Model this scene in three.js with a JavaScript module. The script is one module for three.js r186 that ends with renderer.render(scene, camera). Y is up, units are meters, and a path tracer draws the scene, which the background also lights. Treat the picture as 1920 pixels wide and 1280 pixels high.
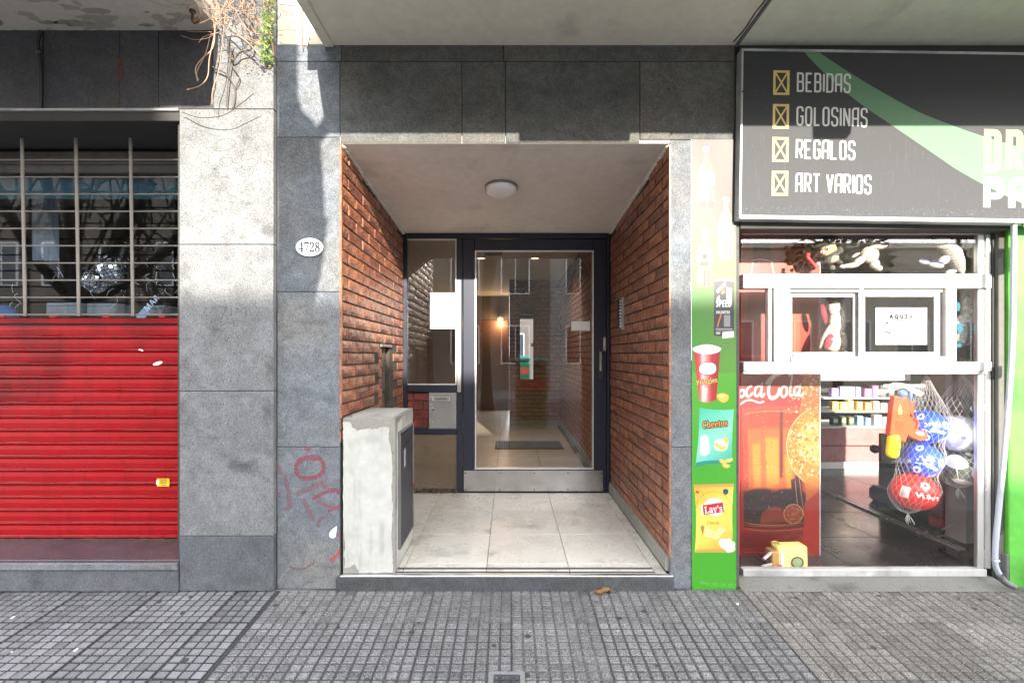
import * as THREE from 'three';
import { mergeGeometries } from 'three/addons/utils/BufferGeometryUtils.js';
import { RoundedBoxGeometry } from 'three/addons/geometries/RoundedBoxGeometry.js';

// ---------------------------------------------------------------- camera, sky, sun, exposure
const scene = new THREE.Scene();
const F = 870, CX = 955, CY = 665, EYE = 1.23, CZ = 2.437;
const camera = new THREE.PerspectiveCamera(2 * Math.atan(640 / F) * 180 / Math.PI, 1.5, 0.05, 400);
camera.position.set(0, EYE, CZ);
camera.lookAt(0, EYE, 0);
camera.setViewOffset(1920, 1280, 960 - CX, 640 - CY, 1920, 1280);
const renderer = new THREE.WebGLRenderer();
renderer.toneMapping = THREE.LinearToneMapping;
renderer.toneMappingExposure = 4.7;
renderer.shadowMap.enabled = true;
const SUN = new THREE.Vector3(0.25, 0.335, 1).normalize();
{ // hazy bright winter sky, brightest round the sun
  const W = 512, H = 256, d = new Float32Array(W * H * 4), dir = new THREE.Vector3();
  const wave = (a, b, c) => 0.5 + 0.25 * Math.sin(a) + 0.15 * Math.sin(b * 2.3 + 1) + 0.1 * Math.sin(c * 4.7 + a);
  for (let j = 0; j < H; j++) for (let i = 0; i < W; i++) {
    const lat = ((j + 0.5) / H - 0.5) * Math.PI, lon = ((i + 0.5) / W - 0.5) * 2 * Math.PI, o = (j * W + i) * 4;
    dir.set(Math.cos(lat) * Math.cos(lon), Math.sin(lat), Math.cos(lat) * Math.sin(lon));
    const up = Math.max(0, dir.y), k = Math.pow(up, 0.55), ang = Math.acos(Math.min(1, dir.dot(SUN))), glow = 1.3 * Math.exp(-ang / 0.32) + 0.35 * Math.exp(-ang / 0.9);
    const cl = Math.max(0, wave(lon * 3 + lat * 7, lat * 9 + lon, lon * 2 - lat * 5) - 0.5) * 0.5 * Math.min(1, up * 5);
    const hz = [1.10, 1.06, 1.01], zn = [0.36, 0.43, 0.56], gl = [1.0, 0.93, 0.82];
    for (let c = 0; c < 3; c++) d[o + c] = dir.y < 0 ? 0.12 : (hz[c] + (zn[c] - hz[c]) * k + glow * gl[c] + cl) * 1.85;
    d[o + 3] = 1;
  }
  const t = new THREE.DataTexture(d, W, H, THREE.RGBAFormat, THREE.FloatType);
  t.mapping = THREE.EquirectangularReflectionMapping; t.magFilter = THREE.LinearFilter; t.needsUpdate = true;
  scene.background = scene.environment = t;
}
const sun = new THREE.DirectionalLight(new THREE.Color(1, 0.92, 0.80), 3.5);
sun.position.copy(SUN).multiplyScalar(60);
sun.castShadow = true;
sun.shadow.camera.left = sun.shadow.camera.bottom = -16;
sun.shadow.camera.right = sun.shadow.camera.top = 16;
sun.shadow.camera.far = 120;
sun.shadow.mapSize.set(4096, 4096);
sun.name = 'sun';
scene.add(sun, sun.target);

// ---------------------------------------------------------------- helpers
const V = (x, y, z) => new THREE.Vector3(x, y, z);
function rng(seed) { let a = seed >>> 0; return () => { a = (a + 0x6d2b79f5) | 0; let t = Math.imul(a ^ (a >>> 15), 1 | a); t = (t + Math.imul(t ^ (t >>> 7), 61 | t)) ^ t; return ((t ^ (t >>> 14)) >>> 0) / 4294967296; }; }
const R = rng(4728);
const rr = (a, b) => a + (b - a) * R();
// position of a measured photo point on the vertical plane z
const px = (x, z = 0) => (x - CX) * (CZ - z) / F;
const py = (y, z = 0) => EYE + (CY - y) * (CZ - z) / F;
const used = new Map();
function numbered(n) { const k = used.get(n) ?? 0; used.set(n, k + 1); return k ? n + '_' + String(k).padStart(3, '0') : n; }
function mesh(name, geo, mat, parent) {
  const m = new THREE.Mesh(geo, mat);
  m.castShadow = m.receiveShadow = true;
  m.name = parent ? name : numbered(name);
  (parent ?? scene).add(m);
  return m;
}
function tag(o, label, category, group) { o.userData = { label, category }; if (group) o.userData.group = group; return o; }
function thing(name, label, category, group) { const o = new THREE.Group(); o.name = numbered(name); scene.add(o); return tag(o, label, category, group); }
function struct(name, geo, mat) { const m = geo ? mesh(name, geo, mat) : new THREE.Group(); if (!geo) { m.name = numbered(name); scene.add(m); } m.userData = { kind: 'structure' }; return m; }
const stuff = (m, label) => { m.userData = { kind: 'stuff' }; if (label) m.userData.label = label; return m; };
// set a thing's origin to its base without moving its parts
function base(o, x, y, z) { o.position.set(x, y, z); for (const c of o.children) c.position.sub(o.position); return o; }

// uv in metres, chosen by the way each face points
function metric(g, ou = 0, ov = 0) {
  if (g.index) g = g.toNonIndexed();
  const p = g.attributes.position, n = g.attributes.normal, uv = new Float32Array(p.count * 2);
  for (let i = 0; i < p.count; i++) {
    const ax = Math.abs(n.getX(i)), ay = Math.abs(n.getY(i)), az = Math.abs(n.getZ(i)), x = p.getX(i), y = p.getY(i), z = p.getZ(i);
    if (ax > ay && ax > az) { uv[i * 2] = z + ou; uv[i * 2 + 1] = y + ov; }
    else if (ay > az) { uv[i * 2] = x + ou; uv[i * 2 + 1] = z + ov; }
    else { uv[i * 2] = x + ou; uv[i * 2 + 1] = y + ov; }
  }
  g.setAttribute('uv', new THREE.BufferAttribute(uv, 2));
  return g;
}
function clean(g) {
  if (g.index) g = g.toNonIndexed();
  for (const k of Object.keys(g.attributes)) if (!['position', 'normal', 'uv'].includes(k)) g.deleteAttribute(k);
  if (!g.attributes.uv) g.setAttribute('uv', new THREE.BufferAttribute(new Float32Array(g.attributes.position.count * 2), 2));
  return g;
}
const join = (list) => mergeGeometries(list.map(clean), false);
// box with chamfered edges: 44 triangles
function box(x0, x1, y0, y1, z0, z1, c = 0.002, ou, ov) {
  const lo = [x0, y0, z0], hi = [x1, y1, z1];
  c = Math.min(c, (x1 - x0) * 0.45, (y1 - y0) * 0.45, (z1 - z0) * 0.45);
  const P = (k, a) => [0, 1, 2].map((i) => { const up = (k >> i) & 1, e = up ? hi[i] : lo[i]; return i === a ? e : e + (up ? -c : c); });
  const mid = [(x0 + x1) / 2, (y0 + y1) / 2, (z0 + z1) / 2], out = [];
  const tri = (a, b, d) => {
    const u = b.map((v, i) => v - a[i]), w = d.map((v, i) => v - a[i]);
    const nx = u[1] * w[2] - u[2] * w[1], ny = u[2] * w[0] - u[0] * w[2], nz = u[0] * w[1] - u[1] * w[0];
    const s = nx * (a[0] - mid[0]) + ny * (a[1] - mid[1]) + nz * (a[2] - mid[2]);
    out.push(...a, ...(s < 0 ? d : b), ...(s < 0 ? b : d));
  };
  for (let a = 0; a < 3; a++) {
    const b = (a + 1) % 3, d = (a + 2) % 3;
    for (const s of [0, 1]) {
      const k = s << a, q = [k, k | (1 << b), k | (1 << b) | (1 << d), k | (1 << d)].map((m) => P(m, a));
      tri(q[0], q[1], q[2]); tri(q[0], q[2], q[3]);
    }
    if (c > 0) for (const s of [0, 1]) for (const t of [0, 1]) {   // edges along axis a
      const k = (s << b) | (t << d), A = P(k, b), B = P(k | (1 << a), b), C = P(k | (1 << a), d), D = P(k, d);
      tri(A, B, C); tri(A, C, D);
    }
  }
  if (c > 0) for (let k = 0; k < 8; k++) tri(P(k, 0), P(k, 1), P(k, 2));
  const g = new THREE.BufferGeometry();
  g.setAttribute('position', new THREE.BufferAttribute(new Float32Array(out), 3));
  g.computeVertexNormals();
  return metric(g, ou ?? 0, ov ?? 0);
}
const cyl = (r0, r1, h, n = 20) => clean(new THREE.CylinderGeometry(r1, r0, h, n));
function rod(a, b, r, n = 8, r2 = r) {
  const d = b.clone().sub(a), g = cyl(r, r2, d.length(), n);
  g.applyQuaternion(new THREE.Quaternion().setFromUnitVectors(V(0, 1, 0), d.clone().normalize()));
  return g.translate(...a.clone().add(b).multiplyScalar(0.5).toArray());
}
const tube = (pts, r, seg = 24, n = 6, closed = false) => clean(new THREE.TubeGeometry(new THREE.CatmullRomCurve3(pts, closed), seg, r, n, closed));
function ball(x, y, z, rx, ry = rx, rz = rx, w = 24, h = 16) { return clean(new THREE.SphereGeometry(1, w, h)).scale(rx, ry, rz).translate(x, y, z); }
// upright sheet facing +z with uv 0..1
function sheet(x0, x1, y0, y1, z) { return clean(new THREE.PlaneGeometry(x1 - x0, y1 - y0)).translate((x0 + x1) / 2, (y0 + y1) / 2, z); }
function fixNormals(g) { g.computeVertexNormals(); return g; }
function extrude(shape, depth, bevel = 0, seg = 12) {
  return clean(new THREE.ExtrudeGeometry(shape, { depth, bevelEnabled: bevel > 0, bevelThickness: bevel, bevelSize: bevel, bevelSegments: 2, curveSegments: seg }));
}
function outline(pts) { const s = new THREE.Shape(); pts.forEach(([x, y], i) => (i ? s.lineTo(x, y) : s.moveTo(x, y))); return s; }

// ---------------------------------------------------------------- textures
const hash = (x, y, s) => { let h = Math.imul(x, 374761393) ^ Math.imul(y, 668265263) ^ Math.imul(s, 2147483647 - 5489); h = Math.imul(h ^ (h >>> 13), 1274126177); return ((h ^ (h >>> 16)) >>> 0) / 4294967296; };
function noise(u, v, f, s) {   // tiles with period 1
  const x = u * f, y = v * f, ix = Math.floor(x), iy = Math.floor(y); let a = x - ix, b = y - iy;
  a = a * a * (3 - 2 * a); b = b * b * (3 - 2 * b);
  const w = (n) => ((n % f) + f) % f, x0 = w(ix), x1 = w(ix + 1), y0 = w(iy), y1 = w(iy + 1);
  const p = hash(x0, y0, s), q = hash(x1, y0, s), r = hash(x0, y1, s), t = hash(x1, y1, s);
  return p + (q - p) * a + (r - p) * b + (p - q - r + t) * a * b;
}
function fbm(u, v, f, s, oct = 4) { let t = 0, a = 0.5, n = 0; for (let i = 0; i < oct; i++) { t += a * noise(u, v, f, s + i * 17); n += a; a *= 0.5; f *= 2; } return t / n; }
const sm = THREE.MathUtils.smoothstep, clampv = THREE.MathUtils.clamp, mix = THREE.MathUtils.lerp;
function dataTex(size, fn, srgb, metres = 1) {
  const d = new Uint8Array(size * size * 4);
  for (let j = 0; j < size; j++) for (let i = 0; i < size; i++) {
    const c = fn(i / size, j / size), o = (j * size + i) * 4;
    for (let k = 0; k < 3; k++) d[o + k] = clampv((Array.isArray(c) ? c[k] : c) * 255, 0, 255);
    d[o + 3] = 255;
  }
  const t = new THREE.DataTexture(d, size, size);
  t.wrapS = t.wrapT = THREE.RepeatWrapping; t.magFilter = THREE.LinearFilter; t.minFilter = THREE.LinearMipmapLinearFilter; t.generateMipmaps = true;
  if (srgb) t.colorSpace = THREE.SRGBColorSpace;
  t.repeat.set(1 / metres, 1 / metres); t.needsUpdate = true;
  return t;
}
function canvasTex(w, h, draw) {
  const c = document.createElement('canvas'); c.width = w; c.height = h;
  draw(c.getContext('2d'), w, h);
  const t = new THREE.CanvasTexture(c); t.colorSpace = THREE.SRGBColorSpace; t.anisotropy = 8;
  return t;
}
const C = (r, g, b) => new THREE.Color().setRGB(r, g, b);
function std(color, roughness = 0.7, extra = {}) { return new THREE.MeshStandardMaterial({ color, roughness, ...extra }); }
function phys(color, roughness, extra) { return new THREE.MeshPhysicalMaterial({ color, roughness, ...extra }); }

const fineBump = dataTex(512, (u, v) => 0.5 * noise(u, v, 256, 3) + 0.3 * noise(u, v, 128, 4) + 0.2 * fbm(u, v, 16, 5), false, 0.5);
const stoneTex = dataTex(1024, (u, v) => {
  const big = fbm(u, v, 4, 11, 5), mid = fbm(u + 0.13, v, 24, 12, 4), sp = hash(Math.floor(u * 1024), Math.floor(v * 1024), 13), sp2 = noise(u, v, 380, 14);
  let g = 0.72 + 0.15 * (big - 0.5) + 0.16 * (mid - 0.5) + 0.12 * (sp - 0.5) + 0.2 * (sp2 - 0.5);
  if (sp2 > 0.86) g += 0.08; if (sp2 < 0.13) g -= 0.12;
  const scuff = fbm(u * 1, v * 1, 9, 15, 5); if (scuff > 0.62) g -= (scuff - 0.62) * 0.8;
  return [g * 0.985, g, g * 1.02];
}, true, 1.3);
const stoneDark = dataTex(1024, (u, v) => {
  const big = fbm(u, v, 5, 21, 5), vein = fbm(u + 0.4 * fbm(u, v, 6, 24), v, 30, 22, 4), sp2 = noise(u, v, 400, 23);
  const g = 0.66 + 0.16 * (big - 0.5) + 0.2 * (vein - 0.5) + 0.3 * (sp2 - 0.5) + 0.16 * (hash(Math.floor(u * 1024), Math.floor(v * 1024), 27) - 0.5), warm = fbm(u, v, 3, 26, 3);
  return [g * (0.98 + 0.12 * (warm - 0.4)), g, g * (1.02 - 0.16 * (warm - 0.4))];
}, true, 1.1);
const plasterTex = dataTex(1024, (u, v) => {
  const big = fbm(u, v, 3, 31, 5), fine = fbm(u, v, 60, 32, 3), dirt = fbm(u, v, 10, 33, 5);
  let g = 0.86 + 0.1 * (big - 0.5) + 0.06 * (fine - 0.5); if (dirt > 0.66) g -= (dirt - 0.66) * 0.5;
  return [g, g * 0.985, g * 0.95];
}, true, 2.2);
const peelTex = dataTex(1024, (u, v) => {
  const e = fbm(u, v, 4, 41, 6), streak = fbm(u, v * 2 % 1, 12, 42, 5), fine = fbm(u, v, 80, 43, 3);
  let g = 0.84 + 0.08 * (fine - 0.5); if (streak > 0.58) g -= 0.14 * sm(streak, 0.58, 0.64);
  const bare = sm(e, 0.615, 0.63);
  return [mix(g, 0.56, bare), mix(g * 0.985, 0.52, bare), mix(g * 0.95, 0.46, bare)];
}, true, 1.5);
const brickTex = dataTex(512, (u, v) => {
  const a = fbm(u, v, 8, 51, 5), b = fbm(u, v, 50, 52, 3), pit = noise(u, v, 90, 53);
  let g = 0.72 + 0.5 * (a - 0.5) + 0.35 * (b - 0.5); if (pit < 0.18) g *= 0.7;
  return [g, g * (0.92 + 0.1 * a), g * 0.9];
}, true, 0.35);
const brickBump = dataTex(512, (u, v) => 0.6 * fbm(u, v, 18, 54, 5) + 0.25 * fbm(u, v, 70, 55, 3) + 0.15 * noise(u, v, 150, 56), false, 0.3);
const paveTex = dataTex(1024, (u, v) => {
  const big = fbm(u, v, 4, 61, 5), sp = noise(u, v, 300, 62), sp3 = hash(Math.floor(u * 1024), Math.floor(v * 1024), 63);
  let g = 0.66 + 0.26 * (big - 0.5) + 0.3 * (sp - 0.5) + 0.22 * (sp3 - 0.5); if (sp > 0.8) g += 0.12; if (sp < 0.16) g -= 0.16;
  return [g, g * 0.99, g * 0.985];
}, true, 0.9);
const concTex = dataTex(1024, (u, v) => {
  const big = fbm(u, v, 3, 71, 5), dirt = fbm(u, v, 14, 72, 5), fine = fbm(u, v, 120, 73, 2), chip = fbm(u, v, 22, 74, 3);
  let g = 0.78 + 0.14 * (big - 0.5) + 0.08 * (fine - 0.5); if (dirt > 0.62) g -= (dirt - 0.62) * 0.7; if (chip > 0.84) g -= 0.16;
  return [g * 0.985, g, g * 0.965];
}, true, 0.9);
const tileTex = dataTex(1024, (u, v) => {
  const big = fbm(u, v, 3, 81, 4), scuff = fbm(u + 0.2 * fbm(u, v, 8, 84), v, 14, 82, 5), fine = noise(u, v, 300, 83);
  let g = 0.88 + 0.05 * (big - 0.5) + 0.03 * (fine - 0.5); if (scuff > 0.62) g -= (scuff - 0.62) * 0.7;
  return [g, g * 0.985, g * 0.955];
}, true, 1.7);
const wearRough = dataTex(512, (u, v) => 0.5 + 0.7 * (fbm(u, v, 6, 91, 5) - 0.5) + 0.3 * (fbm(u, v, 60, 92, 3) - 0.5), false, 0.8);
const metalTex = dataTex(512, (u, v) => { const g = 0.85 + 0.15 * (fbm(u, v, 5, 101, 5) - 0.5) + 0.07 * (noise(u, v * 1, 200, 102) - 0.5); return g; }, true, 0.6);
const grimeTex = dataTex(1024, (u, v) => {
  const a = fbm(u, v, 4, 111, 6), b = fbm(u * 1, v, 40, 112, 3);
  let g = 0.9 + 0.1 * (b - 0.5); if (a > 0.56) g -= (a - 0.56) * 1.1; const run = fbm((u * 3) % 1, (v * 0.34) % 1, 16, 113, 4); if (run > 0.6) g -= (run - 0.6) * 0.35;
  return g;
}, true, 1.4);

// ---------------------------------------------------------------- materials
const bump = (s) => ({ bumpMap: fineBump, bumpScale: s });
const M = {
  stone: [0.275, 0.255, 0.29].map((a) => std(C(a, a * 0.985, a * 0.965), 0.82, { map: stoneTex, ...bump(0.0012) })),
  stoneLow: std(C(0.155, 0.16, 0.168), 0.8, { map: stoneTex, ...bump(0.0012) }),
  lintel: std(C(0.20, 0.193, 0.176), 0.85, { map: stoneDark, ...bump(0.0016) }),
  pier: std(C(0.295, 0.305, 0.318), 0.85, { map: stoneDark, ...bump(0.0018) }),
  band: std(C(0.115, 0.108, 0.112), 0.8, { map: stoneDark, ...bump(0.0012) }),
  joint: std(C(0.05, 0.05, 0.05), 1),
  plaster: std(C(0.92, 0.90, 0.80), 0.92, { map: plasterTex, ...bump(0.0008) }),
  ceilWhite: std(C(0.93, 0.885, 0.85), 0.9, { map: plasterTex, ...bump(0.0006) }),
  peel: std(C(0.74, 0.73, 0.69), 0.92, { map: peelTex, ...bump(0.0012) }),
  mortar: std(C(0.10, 0.08, 0.068), 1, { map: concTex, ...bump(0.003) }),
  bricks: [[0.49, 0.18, 0.098], [0.43, 0.15, 0.085], [0.54, 0.215, 0.115], [0.37, 0.135, 0.085], [0.47, 0.195, 0.13]].map((c) => phys(C(...c), 0.6, { clearcoat: 0.45, clearcoatRoughness: 0.32, map: brickTex, bumpMap: brickBump, bumpScale: 0.006 })),
  floorTile: [0.68, 0.655, 0.70].map((a) => phys(C(a, a * 0.985, a * 0.95), 0.62, { map: tileTex, roughnessMap: wearRough })),
  lobbyTile: std(C(0.44, 0.40, 0.35), 0.3, { map: tileTex }),
  step: std(C(0.12, 0.122, 0.128), 0.75, { map: stoneDark, ...bump(0.002) }),
  steel: std(C(0.68, 0.67, 0.66), 0.42, { metalness: 0.6, map: metalTex, roughnessMap: wearRough }),
  alu: std(C(0.66, 0.66, 0.65), 0.4, { metalness: 0.85 }),
  navy: phys(C(0.022, 0.025, 0.040), 0.38, { metalness: 0.3 }),
  black: std(C(0.02, 0.02, 0.022), 0.5),
  rubber: std(C(0.03, 0.03, 0.03), 0.85),
  white: std(C(0.78, 0.78, 0.77), 0.5),
  whiteMetal: std(C(0.48, 0.475, 0.465), 0.42, { map: grimeTex }),
  paper: std(C(0.68, 0.67, 0.65), 0.8),
  glass: phys(C(1, 1, 1), 0.01, { transmission: 1, thickness: 0, ior: 1.5 }),
  shopGlass: phys(C(0.86, 0.9, 0.92), 0.01, { transmission: 1, thickness: 0, ior: 1.52 }),
  film: phys(C(0.96, 0.96, 0.96), 0.12, { transmission: 1, thickness: 0, ior: 1.35, side: THREE.DoubleSide }),
  red: phys(C(0.33, 0.0025, 0.006), 0.55, { map: grimeTex, specularIntensity: 0.45 }),
  sill: std(C(0.17, 0.11, 0.125), 0.5, { map: stoneDark, ...bump(0.001) }),
  rust: std(C(0.16, 0.07, 0.04), 0.9, { map: concTex }),
  grille: std(C(0.23, 0.21, 0.18), 0.6, { map: grimeTex }),
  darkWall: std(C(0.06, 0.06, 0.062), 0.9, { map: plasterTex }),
  greyWall: std(C(0.34, 0.33, 0.33), 0.9, { map: plasterTex }),
  green: std(C(0.10, 0.42, 0.05), 0.45, { map: grimeTex }),
  asphalt: std(C(0.17, 0.168, 0.16), 0.95, { map: paveTex }),
  bark: std(C(0.16, 0.13, 0.10), 0.95, { map: concTex, bumpMap: brickBump, bumpScale: 0.02 }),
};

// ================================================================ GROUND AND STREET
{
  const SL = 0.075, turn = Math.atan(SL), PX = 0.0494, PZ = 0.0424;
  const ground = struct('ground', metric(new THREE.PlaneGeometry(240, 240).rotateX(-Math.PI / 2).translate(0, -0.44, 0)), M.asphalt);
  ground.userData.label = 'ground under the street';
  const pave = struct('pavement');
  pave.rotation.x = turn;
  mesh('paving_bed', box(-12, 12, -0.2, -0.006, -0.02, 3.2, 0), std(C(0.10, 0.10, 0.10), 1, { map: paveTex }), pave);
  const dirtL = std(C(0.045, 0.044, 0.046), 1, { map: paveTex }), dirtR = std(C(0.12, 0.12, 0.124), 1, { map: paveTex }), dirtB = std(C(0.12, 0.114, 0.11), 1, { map: paveTex });
  const faceL = std(C(0.19, 0.187, 0.198), 0.85, { map: grimeTex, vertexColors: true, ...bump(0.0008) });
  const faceR = std(C(0.31, 0.31, 0.315), 0.92, { map: paveTex, vertexColors: true, bumpMap: fineBump, bumpScale: 0.003 });
  const faceB = std(C(0.31, 0.296, 0.275), 0.92, { map: paveTex, vertexColors: true, bumpMap: fineBump, bumpScale: 0.003 });
  const dirtF = std(C(0.2, 0.195, 0.19), 1, { map: paveTex }), tones = (m) => [1, 0.86, 1.1].map((k) => { const c = m.clone(); c.color.multiplyScalar(k); return c; });
  const facesL = tones(faceL), facesR = tones(faceR), facesB = tones(faceB);
  const cache = new Map();
  function tileGeo(nx, nz, variant, gap) {
    const key = [nx, nz, variant, gap].join();
    if (cache.has(key)) return cache.get(key);
    const r = rng(variant * 977 + nx * 31 + nz), sq = [], w = nx * PX, d = nz * PZ;
    for (let i = 0; i < nx; i++) for (let j = 0; j < nz; j++) {
      const x0 = i * PX + gap / 2, z0 = j * PZ + gap / 2, x1 = (i + 1) * PX - gap / 2, z1 = (j + 1) * PZ - gap / 2, t = 0.0005 * (r() - 0.5), b = 0.002;
      const g = new THREE.BufferGeometry(), lo = [[x0, z0], [x1, z0], [x1, z1], [x0, z1]].map(([x, z]) => [x + (r() - 0.5) * 0.002, z + (r() - 0.5) * 0.002]);
      const cx = (x0 + x1) / 2, cz = (z0 + z1) / 2, hi = lo.map(([x, z]) => [x + Math.sign(cx - x) * b, z + Math.sign(cz - z) * b]), v = [];
      const q = (a, b2, c, e) => v.push(...a, ...b2, ...c, ...a, ...c, ...e);
      const T = hi.map(([x, z]) => [x, t, z]), B = lo.map(([x, z]) => [x, -0.004, z]);
      q(T[0], T[3], T[2], T[1]);
      for (let k = 0; k < 4; k++) q(T[k], T[(k + 1) % 4], B[(k + 1) % 4], B[k]);
      g.setAttribute('position', new THREE.BufferAttribute(new Float32Array(v), 3));
      g.computeVertexNormals();
      const m = metric(g), n = m.attributes.position.count, tone = 0.84 + 0.26 * r(), worn = r() < 0.06 ? 0.78 : 1, col = new Float32Array(n * 3).fill(tone * worn);
      m.setAttribute('color', new THREE.BufferAttribute(col, 3));
      sq.push(m);
    }
    const plate = box(0.001, w - 0.001, -0.02, -0.0038, 0.001, d - 0.001, 0.0008);
    plate.setAttribute('color', new THREE.BufferAttribute(new Float32Array(plate.attributes.position.count * 3).fill(1), 3));
    const g = mergeGeometries([plate, mergeGeometries(sq, false)], true);
    cache.set(key, g);
    return g;
  }
  const rows = [[0.012, 6], [0.271, 8], [0.616, 8], [0.961, 8]];
  const r = rng(64);
  for (const [z, nz] of rows) {
    const cols = [[-1.412, 4]];
    for (let k = 1; k < 8; k++) cols.push([-1.412 - 0.405 * k, 8]);
    for (const [x, nx] of cols) { const m = mesh('paving_tile', tileGeo(nx, nz, 1 + Math.floor(r() * 4), 0.0085), [dirtL, facesL[Math.floor(r() * 3)]], pave); m.position.set(x, 0.001 * r(), z); m.rotation.y = (r() - 0.5) * 0.004; }
    for (let k = 0; k < 13; k++) {
      const x = -1.196 + 0.402 * k, brown = x > 0.95;
      const m = mesh('paving_tile', tileGeo(8, nz, 5 + Math.floor(r() * 4), brown ? 0.0055 : 0.0095), brown ? [r() < 0.3 ? dirtF : dirtB, facesB[Math.floor(r() * 3)]] : [r() < 0.3 ? dirtF : dirtR, facesR[Math.floor(r() * 3)]], pave);
      m.position.set(x, 0.001 * r(), z); m.rotation.y = (r() - 0.5) * 0.003; m.scale.set(0.0502 / PX, 1, 0.0431 / PZ);
    }
  }
  mesh('expansion_joint', box(-1.211, -1.199, -0.02, -0.0035, 0.01, 1.3, 0.001), M.rubber, pave);
  mesh('mortar_strip', box(-6, 6, -0.02, -0.0015, -0.02, 0.011, 0.002), std(C(0.17, 0.17, 0.17), 1, { map: concTex }), pave);
  const far = mesh('paving_field', metric(new THREE.PlaneGeometry(24, 1.9).rotateX(-Math.PI / 2).translate(0, -0.002, 2.256)), faceR.clone(), pave);
  far.material.vertexColors = false;
  const kerb = struct('kerb', box(-14, 14, -0.5, -0.235, 3.2, 3.36, 0.02), M.stone[0]);
  const road = struct('road', metric(new THREE.PlaneGeometry(160, 7).rotateX(-Math.PI / 2).translate(0, -0.385, 6.86)), M.asphalt);
  struct('far_pavement', box(-80, 80, -0.5, -0.25, 10.4, 14.2, 0.02), std(C(0.5, 0.5, 0.48), 0.9, { map: paveTex }));

  const cr = rng(202), crumbs = [], tilt = (x, z) => V(x, 0.0005, z);
  for (let i = 0; i < 240; i++) { const near = cr() < 0.75, x = -2.8 + cr() * 5.4, z = near ? 0.012 + cr() ** 3 * 0.1 : cr() * 0.62, s = 0.0012 + cr() ** 3 * 0.006; crumbs.push(box(-s, s, 0, s * 0.7, -s * 0.8, s * 0.8, s * 0.3, cr(), cr()).rotateY(cr() * 6).translate(x, 0.001, z)); }
  stuff(mesh('loose_grit', join(crumbs), std(C(0.14, 0.11, 0.085), 1, { map: concTex }), pave));
  const pale = []; for (let i = 0; i < 4; i++) { const s = 0.004 + cr() * 0.006; pale.push(box(-s, s, 0, 0.001, -s * 0.6, s * 0.6, 0.0003).rotateY(cr() * 6).translate(-2.5 + cr() * 5, 0.0015, 0.02 + cr() * 0.55)); }
  stuff(mesh('paper_scraps', join(pale), M.paper, pave));
  const gum = []; for (let i = 0; i < 26; i++) gum.push(cyl(0.006 + cr() * 0.01, 0.005 + cr() * 0.008, 0.001, 9).translate(-2.4 + cr() * 4.8, 0.0012, 0.06 + cr() * 0.6));
  stuff(mesh('gum_spots', join(gum), M.rubber, pave));

  // drain grate set in the paving
  const d = thing('drain_grate', 'small dark square drain grate set in the grey pavement below the doorway', 'drain');
  const gx0 = -0.062, gx1 = 0.042, gz0 = 0.592, gz1 = 0.70;
  mesh('collar', join([box(gx0 - 0.02, gx1 + 0.02, -0.01, 0.002, gz0 - 0.018, gz0, 0.001), box(gx0 - 0.02, gx0, -0.01, 0.002, gz0, gz1, 0.001), box(gx1, gx1 + 0.02, -0.01, 0.002, gz0, gz1, 0.001)]), std(C(0.26, 0.26, 0.265), 0.95, { map: concTex }), d);
  const gr = [box(gx0, gx1, -0.012, -0.009, gz0, gz1, 0.0005), box(gx0, gx1, -0.01, 0.003, gz0, gz0 + 0.012, 0.001)];
  for (let i = 0; i < 8; i++) gr.push(box(gx0 + i * 0.0138, gx0 + i * 0.0138 + 0.007, -0.01, 0.003, gz0 + 0.012, gz1, 0.001));
  for (let i = 1; i < 6; i++) gr.push(box(gx0, gx1, -0.01, 0.0026, gz0 + i * 0.019, gz0 + i * 0.019 + 0.006, 0.001));
  mesh('grate', join(gr), std(C(0.05, 0.052, 0.06), 0.55, { metalness: 0.4 }), d);
  d.rotation.x = turn; 

  // dry leaf by the step
  const leaf = thing('dry_leaf', 'curled brown dry leaf lying on the pavement before the step', 'leaf');
  const lp = new THREE.PlaneGeometry(0.1, 0.05, 14, 8), lr = rng(9);
  for (let i = 0; i < lp.attributes.position.count; i++) {
    const x = lp.attributes.position.getX(i), y = lp.attributes.position.getY(i), u = x / 0.05, w = 0.024 * (1 - u * u) * (0.65 + 0.35 * Math.abs(Math.sin(u * 6)));
    lp.attributes.position.setXYZ(i, x, 0.006 + 0.012 * (y / 0.025) ** 2 + 0.006 * Math.sin(u * 4) + 0.004 * lr(), (y / 0.025) * w);
  }
  lp.computeVertexNormals();
  mesh('blade', metric(lp), std(C(0.34, 0.17, 0.06), 0.85, { map: brickTex, side: THREE.DoubleSide }), leaf);
  mesh('stalk', rod(V(0.045, 0.006, 0), V(0.075, 0.004, 0.012), 0.0012, 5), M.rust, leaf);
  leaf.position.set(px(1131, 0.05), -0.002, 0.05); leaf.rotation.y = 0.2;

  // what stands across the street: shades the lower part of this side and shows in the panes
  const walls = [C(0.26, 0.225, 0.20), C(0.5, 0.49, 0.48), C(0.6, 0.56, 0.49)];
  const opp = [[-22, 1.7, 8.2, 'tall beige apartment block across the street'], [1.7, 4.8, 6.18, 'narrow grey house across the street'], [4.8, 22, 5.22, 'low cream shop building across the street']];
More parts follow.
